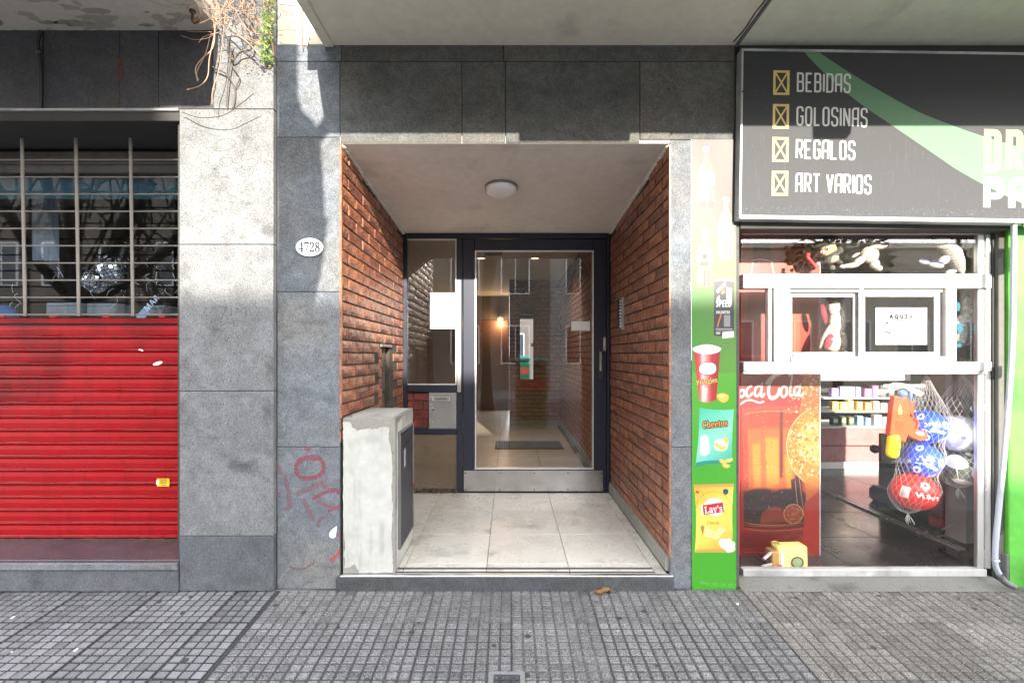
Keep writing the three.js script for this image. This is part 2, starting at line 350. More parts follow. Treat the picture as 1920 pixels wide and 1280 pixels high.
  opp.forEach(([x0, x1, h, label], i) => {
    const b = thing('street_building', label, 'building', undefined), zf = 14;
    mesh('wall', box(x0, x1, -0.3, h - 0.02, zf, zf + 7, 0.02), std(walls[i], 0.9, { map: plasterTex }), b);
    mesh('cornice', box(x0, x1, h - 0.18, h, zf - 0.12, zf - 0.002, 0.01), M.plaster, b);
    for (let y = 0.9; y + 1.6 < h; y += 2.9) for (let x = x0 + 0.7; x + 1.1 < x1; x += 2.1) {
      const f = mesh('window', join([box(x - 0.06, x + 1.16, y - 0.06, y, zf - 0.06, zf - 0.003), box(x - 0.06, x + 1.16, y + 1.5, y + 1.56, zf - 0.06, zf - 0.003), box(x - 0.06, x, y, y + 1.5, zf - 0.06, zf - 0.003), box(x + 1.1, x + 1.16, y, y + 1.5, zf - 0.06, zf - 0.003), box(x + 0.53, x + 0.57, y, y + 1.5, zf - 0.05, zf - 0.003)]), M.white, b);
      mesh('pane', sheet(x, x + 1.1, y, y + 1.5, 0).rotateY(Math.PI).translate(2 * x + 1.1, 0, zf - 0.02), std(C(0.05, 0.06, 0.07), 0.08), f);
    }
  });
  // street tree whose trunk and stub shade the stone beside the house number
  const tr = thing('street_tree', 'bare street tree at the kerb', 'tree');
  const tz = 2.95, dx = 0.25 * tz, dy = 0.335 * tz, tp = (x, y) => V(px(x) + dx, py(y) + dy, tz);
  const trunkPts = [V(px(545) + dx + 0.02, -0.3, tz), tp(545, 1100), tp(545, 640), tp(563, 480), tp(562, 330), tp(556, 252), tp(541, 205), tp(540, 0), tp(540, -500), tp(520, -1200)];
  const parts = [], rad = [0.16, 0.085, 0.08, 0.122, 0.118, 0.112, 0.056, 0.054, 0.05, 0.03];
  const cv = new THREE.CatmullRomCurve3(trunkPts), tg = new THREE.TubeGeometry(cv, 90, 1, 14), pos = tg.attributes.position, c = V();
  for (let i = 0; i <= 90; i++) {
    cv.getPointAt(i / 90, c);
    const t = cv.getUtoTmapping(i / 90) * 9, k = Math.min(8, Math.floor(t)), rd = mix(rad[k], rad[k + 1], t - k);
    for (let j = 0; j <= 14; j++) { const n = i * 15 + j; pos.setXYZ(n, c.x + (pos.getX(n) - c.x) * rd, c.y + (pos.getY(n) - c.y) * rd, c.z + (pos.getZ(n) - c.z) * rd); }
  }
  tg.computeVertexNormals();
  mesh('trunk', metric(tg), M.bark, tr);
  const limb = (a, b, e, r0) => parts.push(tube([a, b, e], r0, 12, 8));
  limb(tp(552, 560), tp(585, 500), tp(603, 410), 0.035);
  limb(tp(560, 300), tp(620, 220), tp(690, 60), 0.035);
  limb(tp(540, -200), tp(380, -520), tp(250, -1100), 0.035);
  const br = rng(77);
  for (let i = 0; i < 26; i++) { const a = tp(540 - 290 * br(), -300 - 800 * br()), e = V(a.x + (br() - 0.5) * 2.4, a.y + 0.5 + br() * 1.2, a.z + (br() - 0.5) * 2); limb(a, a.clone().lerp(e, 0.5).add(V((br() - 0.5) * 0.3, 0.1, 0)), e, 0.009); }
  mesh('limb', join(parts), M.bark, tr);
  // green waste container at the kerb, seen mirrored in the glass door
  const w = thing('waste_container', 'green street waste container with a red band', 'container');
  mesh('body', box(0.12, 0.74, -0.2, 0.98, 3.5, 4.2, 0.05), std(C(0.02, 0.13, 0.06), 0.5), w);
  mesh('lid', box(0.1, 0.76, 0.985, 1.2, 3.47, 4.23, 0.08), std(C(0.015, 0.13, 0.12), 0.5), w);
  mesh('band', box(0.16, 0.7, 0.55, 0.78, 3.492, 3.499, 0.002), std(C(0.32, 0.05, 0.045), 0.6), w);
  base(w, 0.4, -0.38, 3.95);
  // trees farther along the street
  for (const [x, z, label] of [[-5.6, 3.0, 'bare street tree at the kerb farther left'], [-9.5, 9.9, 'bare street tree on the far pavement']]) {
    const t = thing('street_tree', label, 'tree'), br2 = rng(Math.round(-x * 10)), lim = [];
    mesh('trunk', join([tube([V(x, -0.4, z), V(x + 0.08, 1.2, z), V(x - 0.05, 2.3, z)], 0.14, 12, 8)]), M.bark, t);
    for (let i = 0; i < 46; i++) { const d0 = i < 6 ? 0 : 0.4 + br2() * 1.4, a0 = br2() * 6.28, s = V(x + Math.cos(a0) * d0, 1.8 + d0 * 0.9, z + Math.sin(a0) * d0 * 0.6), e = V(s.x + (br2() - 0.5) * 3, s.y + 0.7 + br2() * 1.6, s.z + (br2() - 0.5) * 2); lim.push(tube([s, s.clone().lerp(e, 0.5).add(V(0.15 * (br2() - 0.5), -0.1, 0)), e], i < 6 ? 0.06 : 0.014, 8, 5)); }
    mesh('limb', join(lim), M.bark, t);
  }
  const lt = std(C(0.09, 0.10, 0.03), 0.8, { side: THREE.DoubleSide }), tt = rng(5);
  for (const [x, z, label] of [[-4.5, 9.8, 'leafy street tree on the far pavement, left'], [9.5, 10.8, 'leafy street tree on the far pavement, right']]) {
    const t = thing('street_tree', label, 'tree');
    mesh('trunk', join([tube([V(x, -0.3, z), V(x + 0.1, 1.5, z), V(x, 3.2, z)], 0.13, 12, 8), tube([V(x, 2.6, z), V(x + 0.5, 3.4, z), V(x + 1, 4.1, z + 0.3)], 0.06, 8, 6), tube([V(x, 2.6, z), V(x - 0.5, 3.3, z), V(x - 1, 3.9, z - 0.3)], 0.06, 8, 6)]), M.bark, t);
    const lv = []; for (let i = 0; i < 900; i++) { const a = tt() * 6.28, q = tt() ** 0.5 * 1.4; const g = new THREE.PlaneGeometry(0.11, 0.13); g.rotateX(tt() * 6).rotateY(tt() * 6); lv.push(clean(g.translate(x + Math.cos(a) * q, 3.9 + (tt() - 0.5) * 1.5, z + Math.sin(a) * q))); }
    stuff(mesh('crown', join(lv), lt, t));
  }
}

// ================================================================ APARTMENT BUILDING: stone front, passage
const LX = -0.882, RX = 0.840, BZ = -1.445, FY = 0.078, TOP = 2.855, PR = 1.19;   // passage sides, back plane, floor, balcony underside, right pier edge
{
  const b = thing('apartment_building', 'grey stone front of the apartment entrance between the two shops', 'building');
  const J = 0.0025;
  const tones = new Map(), toneOf = (m) => { if (!tones.has(m)) tones.set(m, [1, 0.9, 1.08, 0.96].map((k) => { const c = m.clone(); c.color.multiplyScalar(k); return c; })); return tones.get(m)[Math.floor(R() * 4)]; };
  const slab = (x0, x1, y0, y1, m0, z1 = 0, z0 = -0.028) => { const m = toneOf(m0); const o = mesh('stone_slab', box(x0 + J / 2, x1 - J / 2, y0 + J / 2, y1 - J / 2, z0, z1 + rr(-0.0008, 0.0008), 0.0022, rr(0, 9), rr(0, 9)), m, b); return o; };
  // core behind the slabs, with the passage left open
  const core = [box(-1.222, LX - 0.02, 0, 8, -0.3, -0.03, 0), box(RX + 0.02, PR, 0, 8, -0.3, -0.03, 0), box(LX - 0.02, RX + 0.02, 2.36, 8, -0.3, -0.03, 0), box(-1.222, LX - 0.15, 0, 2.7, -1.6, -0.301, 0), box(RX + 0.1, RX + 0.16, 0, 2.7, -1.6, -0.301, 0)];
  mesh('masonry', join(core), M.joint, b);
  const ys = [0, py(838), py(547), py(257)];
  for (let i = 0; i < 3; i++) slab(-1.222, px(637), ys[i], ys[i + 1], i ? M.pier : M.pier);
  slab(px(1257), PR - 0.004, ys[0], ys[1], M.pier);
  slab(px(1257), PR - 0.004, ys[1], py(262), M.pier);
  const yb = py(267.5), yt = py(115);
  slab(-1.222, px(637), py(257), yt, M.pier);
  slab(px(637), px(866), yb, yt, M.lintel); slab(px(866), px(948), yb, yt, M.lintel); slab(px(948), px(1200), yb, yt, M.lintel); slab(px(1200), PR - 0.004, py(262), yt, M.lintel);
  slab(-1.222, px(640), yt, py(84), M.pier); slab(px(640), px(944), yt, py(80), M.lintel); slab(px(944), PR - 0.004, yt, py(80), M.lintel);
  mesh('plaster_field', box(-1.222, -0.975, py(84) + 0.004, 4.6, -0.028, -0.004, 0.003), M.plaster, b);
  mesh('plaster_field', box(-0.974, 6, TOP + 0.16, 8, -0.028, -0.004, 0.003), M.plaster, b);
  mesh('groove_bead', box(-1.222, -0.975, py(84), py(84) + 0.004, -0.028, -0.012, 0), M.joint, b);
  base(b, 0, 0, 0);

  // graffiti on the lower slab, thin dry paint on the stone
  const gt = canvasTex(512, 1024, (c, W, H) => {
    c.clearRect(0, 0, W, H); c.scale(W / 140, H / 280); c.lineCap = c.lineJoin = 'round';
    const st = (col, w, p) => { c.strokeStyle = col; c.lineWidth = w; c.stroke(new Path2D(p)); }, a = 'rgba(128,62,72,0.62)', a2 = 'rgba(120,84,92,0.5)', a3 = 'rgba(170,60,50,0.75)';
    st(a, 8, 'M92 30 Q66 22 58 44 Q58 68 80 66 Q108 66 110 46 Q108 26 88 26'); st(a, 5, 'M74 12 L84 11');
    st(a2, 9, 'M60 96 Q84 84 106 76 L112 82'); st(a, 7, 'M92 104 Q116 88 134 88 L138 94'); st(a2, 7, 'M100 110 Q124 124 144 122'); st(a, 6, 'M120 126 L142 118');
    st(a2, 8, 'M74 108 Q80 128 90 144'); st(a2, 6, 'M112 138 Q96 146 100 156'); st(a2, 8, 'M36 66 Q44 84 46 120 L38 124'); st(a2, 7, 'M14 68 L24 100'); st(a2, 8, 'M18 36 L30 56');
    st(a3, 5, 'M139 172 Q152 198 124 220'); st('rgba(120,84,80,0.4)', 4, 'M46 232 Q68 244 92 224'); 
    const r = rng(31); c.globalCompositeOperation = 'destination-out';
    for (let i = 0; i < 5000; i++) { c.fillStyle = 'rgba(0,0,0,' + (0.5 + 0.5 * r()) + ')'; c.fillRect(r() * 160, r() * 290, 0.4 + r() * 0.9, 0.4 + r() * 0.9); }
    c.globalCompositeOperation = 'source-over'; c.fillStyle = 'rgba(205,210,220,0.95)'; c.fill(new Path2D('M131 158 Q136 152 134 164 L132 176 Q126 182 120 175 Q118 166 131 158'));
  });
  const g = mesh('graffiti_paint', sheet(px(497), px(637), py(1110), py(830), 0.0012), std(C(1, 1, 1), 0.85, { map: gt, transparent: true, alphaTest: 0 }), b);
  g.userData.label = 'faded red spray paint scrawl on the lowest slab';
  // right-hand return of the pier towards the kiosk
  mesh('pier_return', box(PR - 0.003, PR + 0.022, 0, TOP - 0.05, -0.3, -0.006, 0.002), std(C(0.10, 0.10, 0.10), 0.8, { map: concTex }), b);
}
{ // balcony slabs overhead
  const plan = (pts, y, h) => metric(extrude(outline(pts.map(([x, z]) => [x, -z])), h).rotateX(-Math.PI / 2).translate(0, y, 0), 3, 1);
  const s = thing('balcony_slab', 'cream painted underside of the middle balcony above the doorway', 'balcony');
  mesh('soffit', plan([[px(626, 0), 0.001], [1.185, 0.001], [1.185, 1.38], [-0.62, 1.38], [px(626, 0), 0.36]], TOP, 0.15), M.plaster, s);
  mesh('edge_beam', box(px(608, 0), px(626, 0) - 0.001, TOP - 0.012, TOP + 0.15, 0.001, 0.36, 0.004), M.plaster, s);
  mesh('parapet', box(-0.60, 1.185, TOP + 0.151, TOP + 1.0, 1.25, 1.38, 0.004), M.plaster, s);
  const r = rng(3), cracks = [];
  for (const [x, off] of [[1.187, 0]]) { const pts = []; for (let i = 0; i < 14; i++) pts.push(V(x - 0.012 - 0.014 * r(), TOP - 0.001, 0.03 + i * 0.1)); cracks.push(tube(pts, 0.0035, 60, 5)); }
  mesh('crack', join(cracks), M.joint, s);
  const k = thing('balcony_slab', 'greenish cream underside of the balcony above the black kiosk sign', 'balcony');
  mesh('soffit', box(1.2, 5.5, TOP - 0.004, TOP + 0.15, 0.001, 1.38, 0.004, 7, 2), std(C(0.84, 0.87, 0.76), 0.92, { map: plasterTex, ...bump(0.001) }), k);
  mesh('parapet', box(1.2, 5.5, TOP + 0.151, TOP + 1.0, 1.25, 1.38, 0.004), M.plaster, k);
  k.rotation.z = 0;
  mesh('joint_strip', box(1.186, 1.199, TOP - 0.012, TOP + 0.1, 0.001, 1.37, 0.002), M.stone[2], k);
  const l = thing('balcony_slab', 'peeling white underside of the left balcony above the red shutter', 'balcony');
  mesh('soffit', plan([[-5, 0.031], [-1.5, 0.031], [-1.5, 0.36], [-1.43, 0.36], [-1.266, 1.19], [-5, 1.19]], 2.912, 0.148), M.peel, l);
  mesh('parapet', box(-5, -1.3, 3.061, 3.9, 1.05, 1.19, 0.006), M.peel, l);
  // patches of bare render where the paint has come off
  const pg = [];
  for (const [x, z, w, d, seed] of [[-2.02, 0.17, 0.14, 0.05, 1], [-2.2, 0.085, 0.2, 0.045, 2], [-2.33, 0.09, 0.1, 0.03, 3], [-1.78, 0.16, 0.03, 0.012, 4], [-2.75, 0.07, 0.2, 0.03, 5], [-1.85, 0.07, 0.09, 0.02, 6]]) {
    const q = rng(seed * 13), pts = []; for (let i = 0; i < 18; i++) { const a = i / 18 * 6.283, k2 = 0.7 + 0.5 * q(); pts.push([Math.cos(a) * w / 2 * k2, Math.sin(a) * d / 2 * k2]); }
    pg.push(extrude(outline(pts), 0.002).rotateX(Math.PI / 2).translate(x, 2.9125, z));
  }
  mesh('bare_patch', metric(join(pg)), std(C(0.5, 0.47, 0.40), 0.95, { map: concTex }), l);
  // rolled awning and a small box under the balcony edges, out of frame, that notch the shade line
  const a = thing('awning_roll', 'rolled awning under the middle balcony edge', 'awning');
  mesh('roll', rod(V(0.39, TOP - 0.025, 1.33), V(0.96, TOP - 0.025, 1.33), 0.033, 16), M.greyWall, a);
  for (const x of [0.42, 0.91]) mesh('bracket', box(x, x + 0.02, TOP - 0.02, TOP - 0.001, 1.28, 1.36), M.steel, a);
  const c = thing('floodlight', 'small floodlight under the kiosk balcony edge', 'lamp');
  mesh('housing', box(1.89, 2.07, TOP - 0.075, TOP - 0.006, 1.28, 1.375, 0.008), M.black, c);
  mesh('arm', box(1.96, 2.0, TOP - 0.03, TOP - 0.005, 1.2, 1.28, 0.003), M.black, c);
}
// brick reveals: every brick of its own, deep raked joints
function brickGeo(len, h, dep, seed) {   // face towards +z, set on z=0
  const r = rng(seed), nx = 7, ny = 3, P = [], v = [];
  for (let j = 0; j <= ny; j++) for (let i = 0; i <= nx; i++) {
    const e = i === 0 || i === nx || j === 0 || j === ny, u = i / nx - 0.5, w = j / ny - 0.5;
    P.push([u * len + (r() - 0.5) * (i % nx ? 0.006 : 0.003), w * h + (r() - 0.5) * (j % ny ? 0.004 : 0.003), dep + (e ? -0.003 : 0) + (r() - 0.5) * 0.0048]);
  }
  const id = (i, j) => P[j * (nx + 1) + i], q = (a, b, c, d) => v.push(...a, ...b, ...c, ...a, ...c, ...d), bk = (p) => [p[0], p[1], 0];
  for (let j = 0; j < ny; j++) for (let i = 0; i < nx; i++) q(id(i, j), id(i + 1, j), id(i + 1, j + 1), id(i, j + 1));
  const ring = []; for (let i = 0; i < nx; i++) ring.push(id(i, 0)); for (let j = 0; j < ny; j++) ring.push(id(nx, j)); for (let i = nx; i > 0; i--) ring.push(id(i, ny)); for (let j = ny; j > 0; j--) ring.push(id(0, j));
  for (let k = 0; k < ring.length; k++) { const a = ring[k], b = ring[(k + 1) % ring.length]; q(bk(a), bk(b), b, a); }
  const g = new THREE.BufferGeometry(); g.setAttribute('position', new THREE.BufferAttribute(new Float32Array(v), 3)); g.computeVertexNormals();
  return metric(g, r() * 9, r() * 9);
}
const BC = 0.0685, BL = 0.234, BH = 0.0575;
const brickSet = (len) => [0, 1, 2, 3].map((i) => brickGeo(len, BH, 0.0105, 100 + i * 7 + Math.round(len * 1000)));
const stretchers = brickSet(BL), halves = brickSet(0.112), quarters = brickSet(0.06);
function brickWall(o, zFront, zBack, y0, y1, place, skip) {   // runs from the street inwards; place(mesh, along, y)
  const r = rng(Math.round(zBack * -100) + (place.seed ?? 0));
  let row = 0;
  for (let y = y1 - BC / 2; y - BC / 2 > y0 - 0.03; y -= BC, row++) {
    let s = 0; const total = zFront - zBack;
    let first = row % 2 === 0 ? 0.112 : BL;
    while (s < total - 0.03) {
      let len = s === 0 ? first : BL;
      if (s + len > total) len = total - s > 0.15 ? total - s : (total - s > 0.085 ? 0.112 : 0.06);
      const set = len > 0.15 ? stretchers : len > 0.08 ? halves : quarters, z = zFront - s - len / 2;
      if (!skip || !skip(z, y, len)) {
        const m = mesh('brick', set[Math.floor(r() * 4)], M.bricks[Math.floor(r() * 5)], o);
        if (len > 0.15 && len < BL) m.scale.x = len / BL;
        place(m, z, y); m.rotation.z += (r() - 0.5) * 0.012; m.rotateX((r() - 0.5) * 0.03); m.rotateY((r() - 0.5) * 0.025);
        m.translateZ((r() - 0.5) * 0.003);
      }
      s += len + 0.014;
    }
  }
}
{
  const ceilAt = (z) => 2.342 + (z / BZ) * (2.248 - 2.342);
  const L = thing('brick_wall', 'left brick side wall of the doorway passage, above the concrete meter cabinet', 'brick wall');
  mesh('mortar', join([box(LX - 0.12, LX - 0.0125, FY, 2.36, -0.8, -0.029, 0), box(LX - 0.12, LX - 0.0125, 1.29, 2.36, -1.02, -0.801, 0), box(LX - 0.12, LX - 0.0125, FY, 2.36, BZ - 0.1, -1.021, 0), box(LX - 0.15, LX - 0.121, FY, 1.3, -1.05, -0.78, 0)]), M.mortar, L);
  const pl = (m, z, y) => { m.rotation.y = Math.PI / 2; m.position.set(LX - 0.0125, y, z); };
  brickWall(L, -0.002, BZ + 0.015, 0.78, 2.338, pl, (z, y, len) => y > ceilAt(z) - 0.02 || (y < 1.31 && z + len / 2 > -1.02 && z - len / 2 < -0.79));
  for (const y of [1.31 - BC * 1.2]) for (let k = 0; k < 7; k++) { const m = mesh('brick', halves[k % 4], M.bricks[k % 5], L); m.scale.x = 0.62; pl(m, -0.752, 0.8 + k * BC + 0.03); }
  mesh('corner_strip', box(LX - 0.0122, LX - 0.0008, FY + 0.82, 2.336, -0.018, -0.0006, 0.002), M.bricks[2], L);
  mesh('pipe_lintel', box(LX - 0.05, LX + 0.002, 1.285, 1.305, -1.04, -0.77, 0.002), std(C(0.2, 0.16, 0.14), 0.9), L);
  const pipe = thing('drain_pipe', 'old brown pipe in the open chase of the left brick wall', 'pipe');
  mesh('pipe', join([rod(V(LX - 0.055, 0.7, -0.93), V(LX - 0.055, 1.28, -0.93), 0.03, 14), rod(V(LX - 0.055, 1.16, -0.93), V(LX - 0.055, 1.24, -0.93), 0.037, 14)]), std(C(0.10, 0.065, 0.05), 0.55, { map: grimeTex }), pipe);
  mesh('clamp', rod(V(LX - 0.055, 0.95, -0.93), V(LX - 0.055, 0.97, -0.93), 0.034, 14), M.black, pipe);
  base(pipe, LX - 0.055, 0.7, -0.93);

  const Rw = thing('brick_wall', 'right brick side wall of the doorway passage, holding the intercom', 'brick wall');
  mesh('mortar', box(RX + 0.0125, RX + 0.099, FY, 2.36, BZ - 0.1, -0.029, 0), M.mortar, Rw);
  const pr = (m, z, y) => { m.rotation.y = -Math.PI / 2; m.position.set(RX + 0.0125, y, z); };
  pr.seed = 5;
  brickWall(Rw, -0.002, BZ + 0.015, 0.16, 2.338, pr, (z, y, len) => y > ceilAt(z) - 0.02 || (y < 1.66 && y > 1.41 && Math.abs(z + 1.05) < 0.06 && len < 0.2));
  mesh('corner_strip', box(RX + 0.0008, RX + 0.0122, 0.17, 2.336, -0.018, -0.0006, 0.002), M.bricks[2], Rw);
  mesh('skirting', box(RX - 0.008, RX + 0.012, FY + 0.001, 0.165, BZ + 0.002, -0.03, 0.003), std(C(0.40, 0.385, 0.36), 0.7, { map: concTex }), Rw);
  const ic = thing('intercom', 'narrow steel intercom panel with a column of buttons on the right brick wall', 'intercom');
  mesh('plate', box(RX - 0.012, RX + 0.01, 1.415, 1.655, -1.115, -0.985, 0.002), M.steel, ic);
  mesh('face', box(RX - 0.0145, RX - 0.0122, 1.425, 1.645, -1.105, -1.03, 0.001), M.black, ic);
  for (let i = 0; i < 9; i++) mesh('button', box(RX - 0.022, RX - 0.0123, 1.435 + i * 0.0235, 1.449 + i * 0.0235, -1.02, -0.995, 0.003), M.alu, ic);
  base(ic, RX, 1.415, -1.05);
}
{ // floor, step and ceiling of the passage
  const f = struct('entry_floor');
  mesh('bed', box(LX, RX, -0.02, FY - 0.006, BZ - 0.06, -0.002, 0), M.joint, f);
  const xs = [LX, -0.569, -0.123, 0.323, 0.772, RX - 0.009], zs = [-0.004, -0.12, -0.546, -0.995, BZ + 0.012], r = rng(12);
  for (let i = 0; i < 5; i++) for (let j = 0; j < 4; j++) {
    const tall = rr(-0.0004, 0.0004);
    if (j === 0 && i < 4) { // front strip, cut by two dark anti-slip bands
      const cuts = [[-0.12, -0.078], [-0.056, -0.032], [-0.014, -0.004]];
      for (const [a, b] of cuts) mesh('floor_tile', box(xs[i] + 0.0015, xs[i + 1] - 0.0015, FY - 0.012, FY + tall, a + 0.0012, b, 0.001, r() * 5, r() * 5), M.floorTile[Math.floor(r() * 3)], f);
      for (const [a, b] of [[-0.078, -0.056], [-0.032, -0.014]]) mesh('grip_strip', box(xs[i] + 0.0015, xs[i + 1] - 0.0015, FY - 0.012, FY + 0.0004, a, b, 0), std(C(0.07, 0.065, 0.065), 0.9), f);
    } else mesh('floor_tile', box(xs[i] + 0.0015, xs[i + 1] - 0.0015, FY - 0.012, FY + tall, zs[j + 1] + 0.0015, zs[j] - 0.0015, 0.0012, r() * 5, r() * 5), M.floorTile[Math.floor(r() * 3)], f);
  }
  const s = struct('entry_step');
  mesh('riser', box(px(632), px(1262), -0.03, FY - 0.008, 0.001, 0.022, 0.004), M.step, s);
  mesh('edge_trim', box(px(640), px(1260), FY - 0.007, FY + 0.003, -0.004, 0.026, 0.0025), std(C(0.7, 0.7, 0.7), 0.28, { metalness: 0.95 }), s);
  const c = struct('passage_ceiling');
  const g = clean(new THREE.BoxGeometry(RX - LX + 0.06, 0.04, -BZ + 0.03)); g.rotateX(-Math.atan2(0.094, -BZ)); 
  mesh('ceiling_board', metric(g.translate((LX + RX) / 2, 2.295 + 0.02, BZ / 2 - 0.02)), M.ceilWhite, c);
  const rim = []; const q = rng(8);
  for (let i = 0; i < 40; i++) { const z = -0.04 - i * 0.0355; for (const x of [LX - 0.004, RX + 0.004]) rim.push(ball(x, ceilAtZ(z) - 0.002 - q() * 0.006, z, 0.018, 0.008 + q() * 0.006, 0.026, 8, 6)); }
  mesh('plaster_bead', join(rim), M.ceilWhite, c);
  function ceilAtZ(z) { return 2.342 + (z / BZ) * (2.248 - 2.342); }
  const l = thing('ceiling_lamp', 'round white flush ceiling lamp above the entrance, switched off', 'lamp');
  const pts = [[0.001, -0.048], [0.05, -0.047], [0.082, -0.043], [0.097, -0.034], [0.1, -0.012]].map(([a, b]) => new THREE.Vector2(a, b));
  mesh('diffuser', new THREE.LatheGeometry(pts, 48), std(C(0.8, 0.79, 0.8), 0.35), l);
  mesh('rim', clean(new THREE.CylinderGeometry(0.104, 0.104, 0.016, 48, 1, true)).translate(0, -0.006, 0), std(C(0.3, 0.28, 0.27), 0.4, { metalness: 0.7, side: THREE.DoubleSide }), l);
  mesh('backplate', clean(new THREE.CylinderGeometry(0.095, 0.095, 0.014, 40)).translate(0, 0.003, 0), M.white, l);
  l.position.set(px(940, -0.53), 2.303, -0.53); l.rotation.x = -0.065;
}
{ // house number plate
  const t = canvasTex(512, 352, (c, W, H) => {
    c.fillStyle = '#e9e7e0'; c.fillRect(0, 0, W, H);
    c.fillStyle = '#1c2440'; c.textAlign = 'center'; c.textBaseline = 'middle';
    c.save(); c.translate(256, 178); c.scale(0.9, 1.3); c.font = 'bold 212px serif'; c.fillText('4728', 0, 0); c.restore();
    for (const x of [26, 486]) { c.beginPath(); c.arc(x, 176, 9, 0, 7); c.fill(); }
  });
  const n = thing('house_number_plate', 'oval white enamel house number plate reading 4728', 'number plate');
  const x = px(581), y = py(464), sh = new THREE.Shape(); sh.absellipse(0, 0, 0.07, 0.047, 0, Math.PI * 2);
  mesh('enamel_plate', extrude(sh, 0.004, 0.002, 40).translate(x, y, 0.004), std(C(0.66, 0.65, 0.62), 0.3), n);
  const fg = clean(new THREE.CircleGeometry(1, 48)).scale(0.0685, 0.0455, 1).translate(x, y, 0.0106);
  mesh('enamel_face', fg, std(C(1, 1, 1), 0.28, { map: t }), n);
  mesh('backing', extrude((() => { const s = new THREE.Shape(); s.absellipse(0, 0, 0.072, 0.049, 0, 6.2832); return s; })(), 0.004, 0, 40).translate(x, y - 0.001, 0.0005), M.black, n);
  base(n, x, y, 0);
}

// ================================================================ DOOR SCREEN AND LOBBY
const bx = (x) => px(x, BZ), by = (y) => py(y, BZ);
{
  const s = thing('entrance_screen', 'dark navy metal frame with glazed sidelight, left of and around the entrance door', 'door frame');
  const z0 = BZ - 0.05, z1 = BZ, fr = (x0, x1, y0, y1, a = z0, b = z1) => mesh('frame_bar', box(bx(x0), bx(x1), by(y1), by(y0), a, b, 0.003), M.navy, s);
  fr(755, 763, 436, 808); fr(763.2, 1137.8, 436, 447); fr(1138, 1144, 436, 924); fr(856, 867, 447.2, 923);
  fr(763.2, 855.8, 722, 735); fr(755, 855.8, 804, 815, z0, z1 + 0.004); fr(760, 763, 815.2, 915);
  mesh('glazing_bead', join([box(bx(763.2), bx(855.8), by(449.5), by(447.2), BZ - 0.03, BZ - 0.004), box(bx(763.2), bx(855.8), by(721.8), by(719.5), BZ - 0.03, BZ - 0.004), box(bx(853.5), bx(855.8), by(719.4), by(449.6), BZ - 0.03, BZ - 0.004)]), M.alu, s);
  const pn = mesh('pane', box(bx(763), bx(856), by(721), by(448), BZ - 0.024, BZ - 0.018, 0), M.glass, s);
  mesh('cover_strip', box(bx(857), bx(864.5), by(735), by(525), z1 + 0.0005, z1 + 0.012, 0.003), std(C(0.30, 0.29, 0.27), 0.5, { metalness: 0.6 }), s);
  // brick infill beside the mailbox
  const rd = [M.bricks[1], M.bricks[3]].map((m) => { const k = m.clone(); k.bumpScale = 0.002; k.roughness = 0.4; k.color.set(C(0.28, 0.05, 0.045)); return k; });
  mesh('mortar', box(bx(757), bx(803), by(804), by(736), BZ - 0.1, BZ - 0.045, 0), M.mortar, s);
  for (let j = 0; j < 4; j++) for (let i = 0; i < 2; i++) {
    const off = j % 2 ? 0.08 : 0, a = bx(757) + i * 0.16 - off, c = Math.min(bx(802), a + 0.152), a2 = Math.max(bx(757), a);
    if (c - a2 > 0.02) mesh('brick', box(a2, c, by(803) + j * 0.0755 + 0.004, by(803) + j * 0.0755 + 0.07, BZ - 0.08, BZ - 0.035 + rr(-0.002, 0.002), 0.003, R(), R()), rd[j % 2], s);
  }
  // expanded metal panel under the mailbox
  const bars = [], X0 = bx(763.2), X1 = bx(855.5), Y0 = by(914), Y1 = by(815.5), st = 0.0185;
  for (const sg of [1, -1]) for (let k = -30; k < 60; k++) {   // diagonals clipped to the panel
    const c0 = X0 + k * st, pts = [];
    const sl = 0.62, at = (y) => c0 + sg * (y - Y0) / sl * 0.62;
    let ya = Y0, yb = Y1; const xa = at(ya), xb = at(yb);
    const lim = (x) => Y0 + sg * (x - c0);
    if (sg > 0) { ya = Math.max(Y0, lim(X0)); yb = Math.min(Y1, lim(X1)); } else { ya = Math.max(Y0, lim(X1)); yb = Math.min(Y1, lim(X0)); }
    if (yb - ya > 0.01) bars.push(rod(V(at(ya), ya, BZ - 0.02 + sg * 0.0008), V(at(yb), yb, BZ - 0.02 + sg * 0.0008), 0.0014, 4));
  }
  mesh('mesh_panel', join(bars), std(C(0.22, 0.165, 0.12), 0.5, { metalness: 0.4 }), s);
  mesh('mesh_frame', join([box(X0, X1, Y0 - 0.012, Y0, BZ - 0.03, BZ - 0.012), box(X0, X1, Y1, Y1 + 0.002, BZ - 0.03, BZ - 0.012)]), std(C(0.12, 0.09, 0.07), 0.7), s);
  const rb = [], q = rng(71);
  for (let i = 0; i < 26; i++) { const w = 0.012 + q() * 0.035, h = 0.012 + q() * 0.022, x = bx(772) + q() * (bx(858) - bx(772)), z = BZ - 0.05 + q() * 0.06, g = box(-w, w, 0, h, -0.012, 0.012, 0.005, q(), q()); rb.push(g.rotateY(q() * 3).rotateZ((q() - 0.5) * 0.6).translate(x, FY - 0.003, z)); }
  stuff(mesh('broken_sill', join(rb), std(C(0.12, 0.075, 0.065), 0.95, { map: concTex }), s), 'crumbled dark masonry under the mesh panel');
  base(s, 0, FY, BZ);

  const n = thing('paper_notice', 'large blank white paper taped inside the narrow sidelight', 'notice');
  mesh('sheet', box(bx(806), bx(856.5), by(616), by(548), BZ - 0.0165, BZ - 0.0155, 0), M.paper, n);
  mesh('tape', join([box(bx(804), bx(810), by(551), by(546), BZ - 0.0153, BZ - 0.015, 0)]), M.film, n);
  const e = thing('paper_notice', 'small white label stuck on the right edge of the entrance door glass', 'notice');
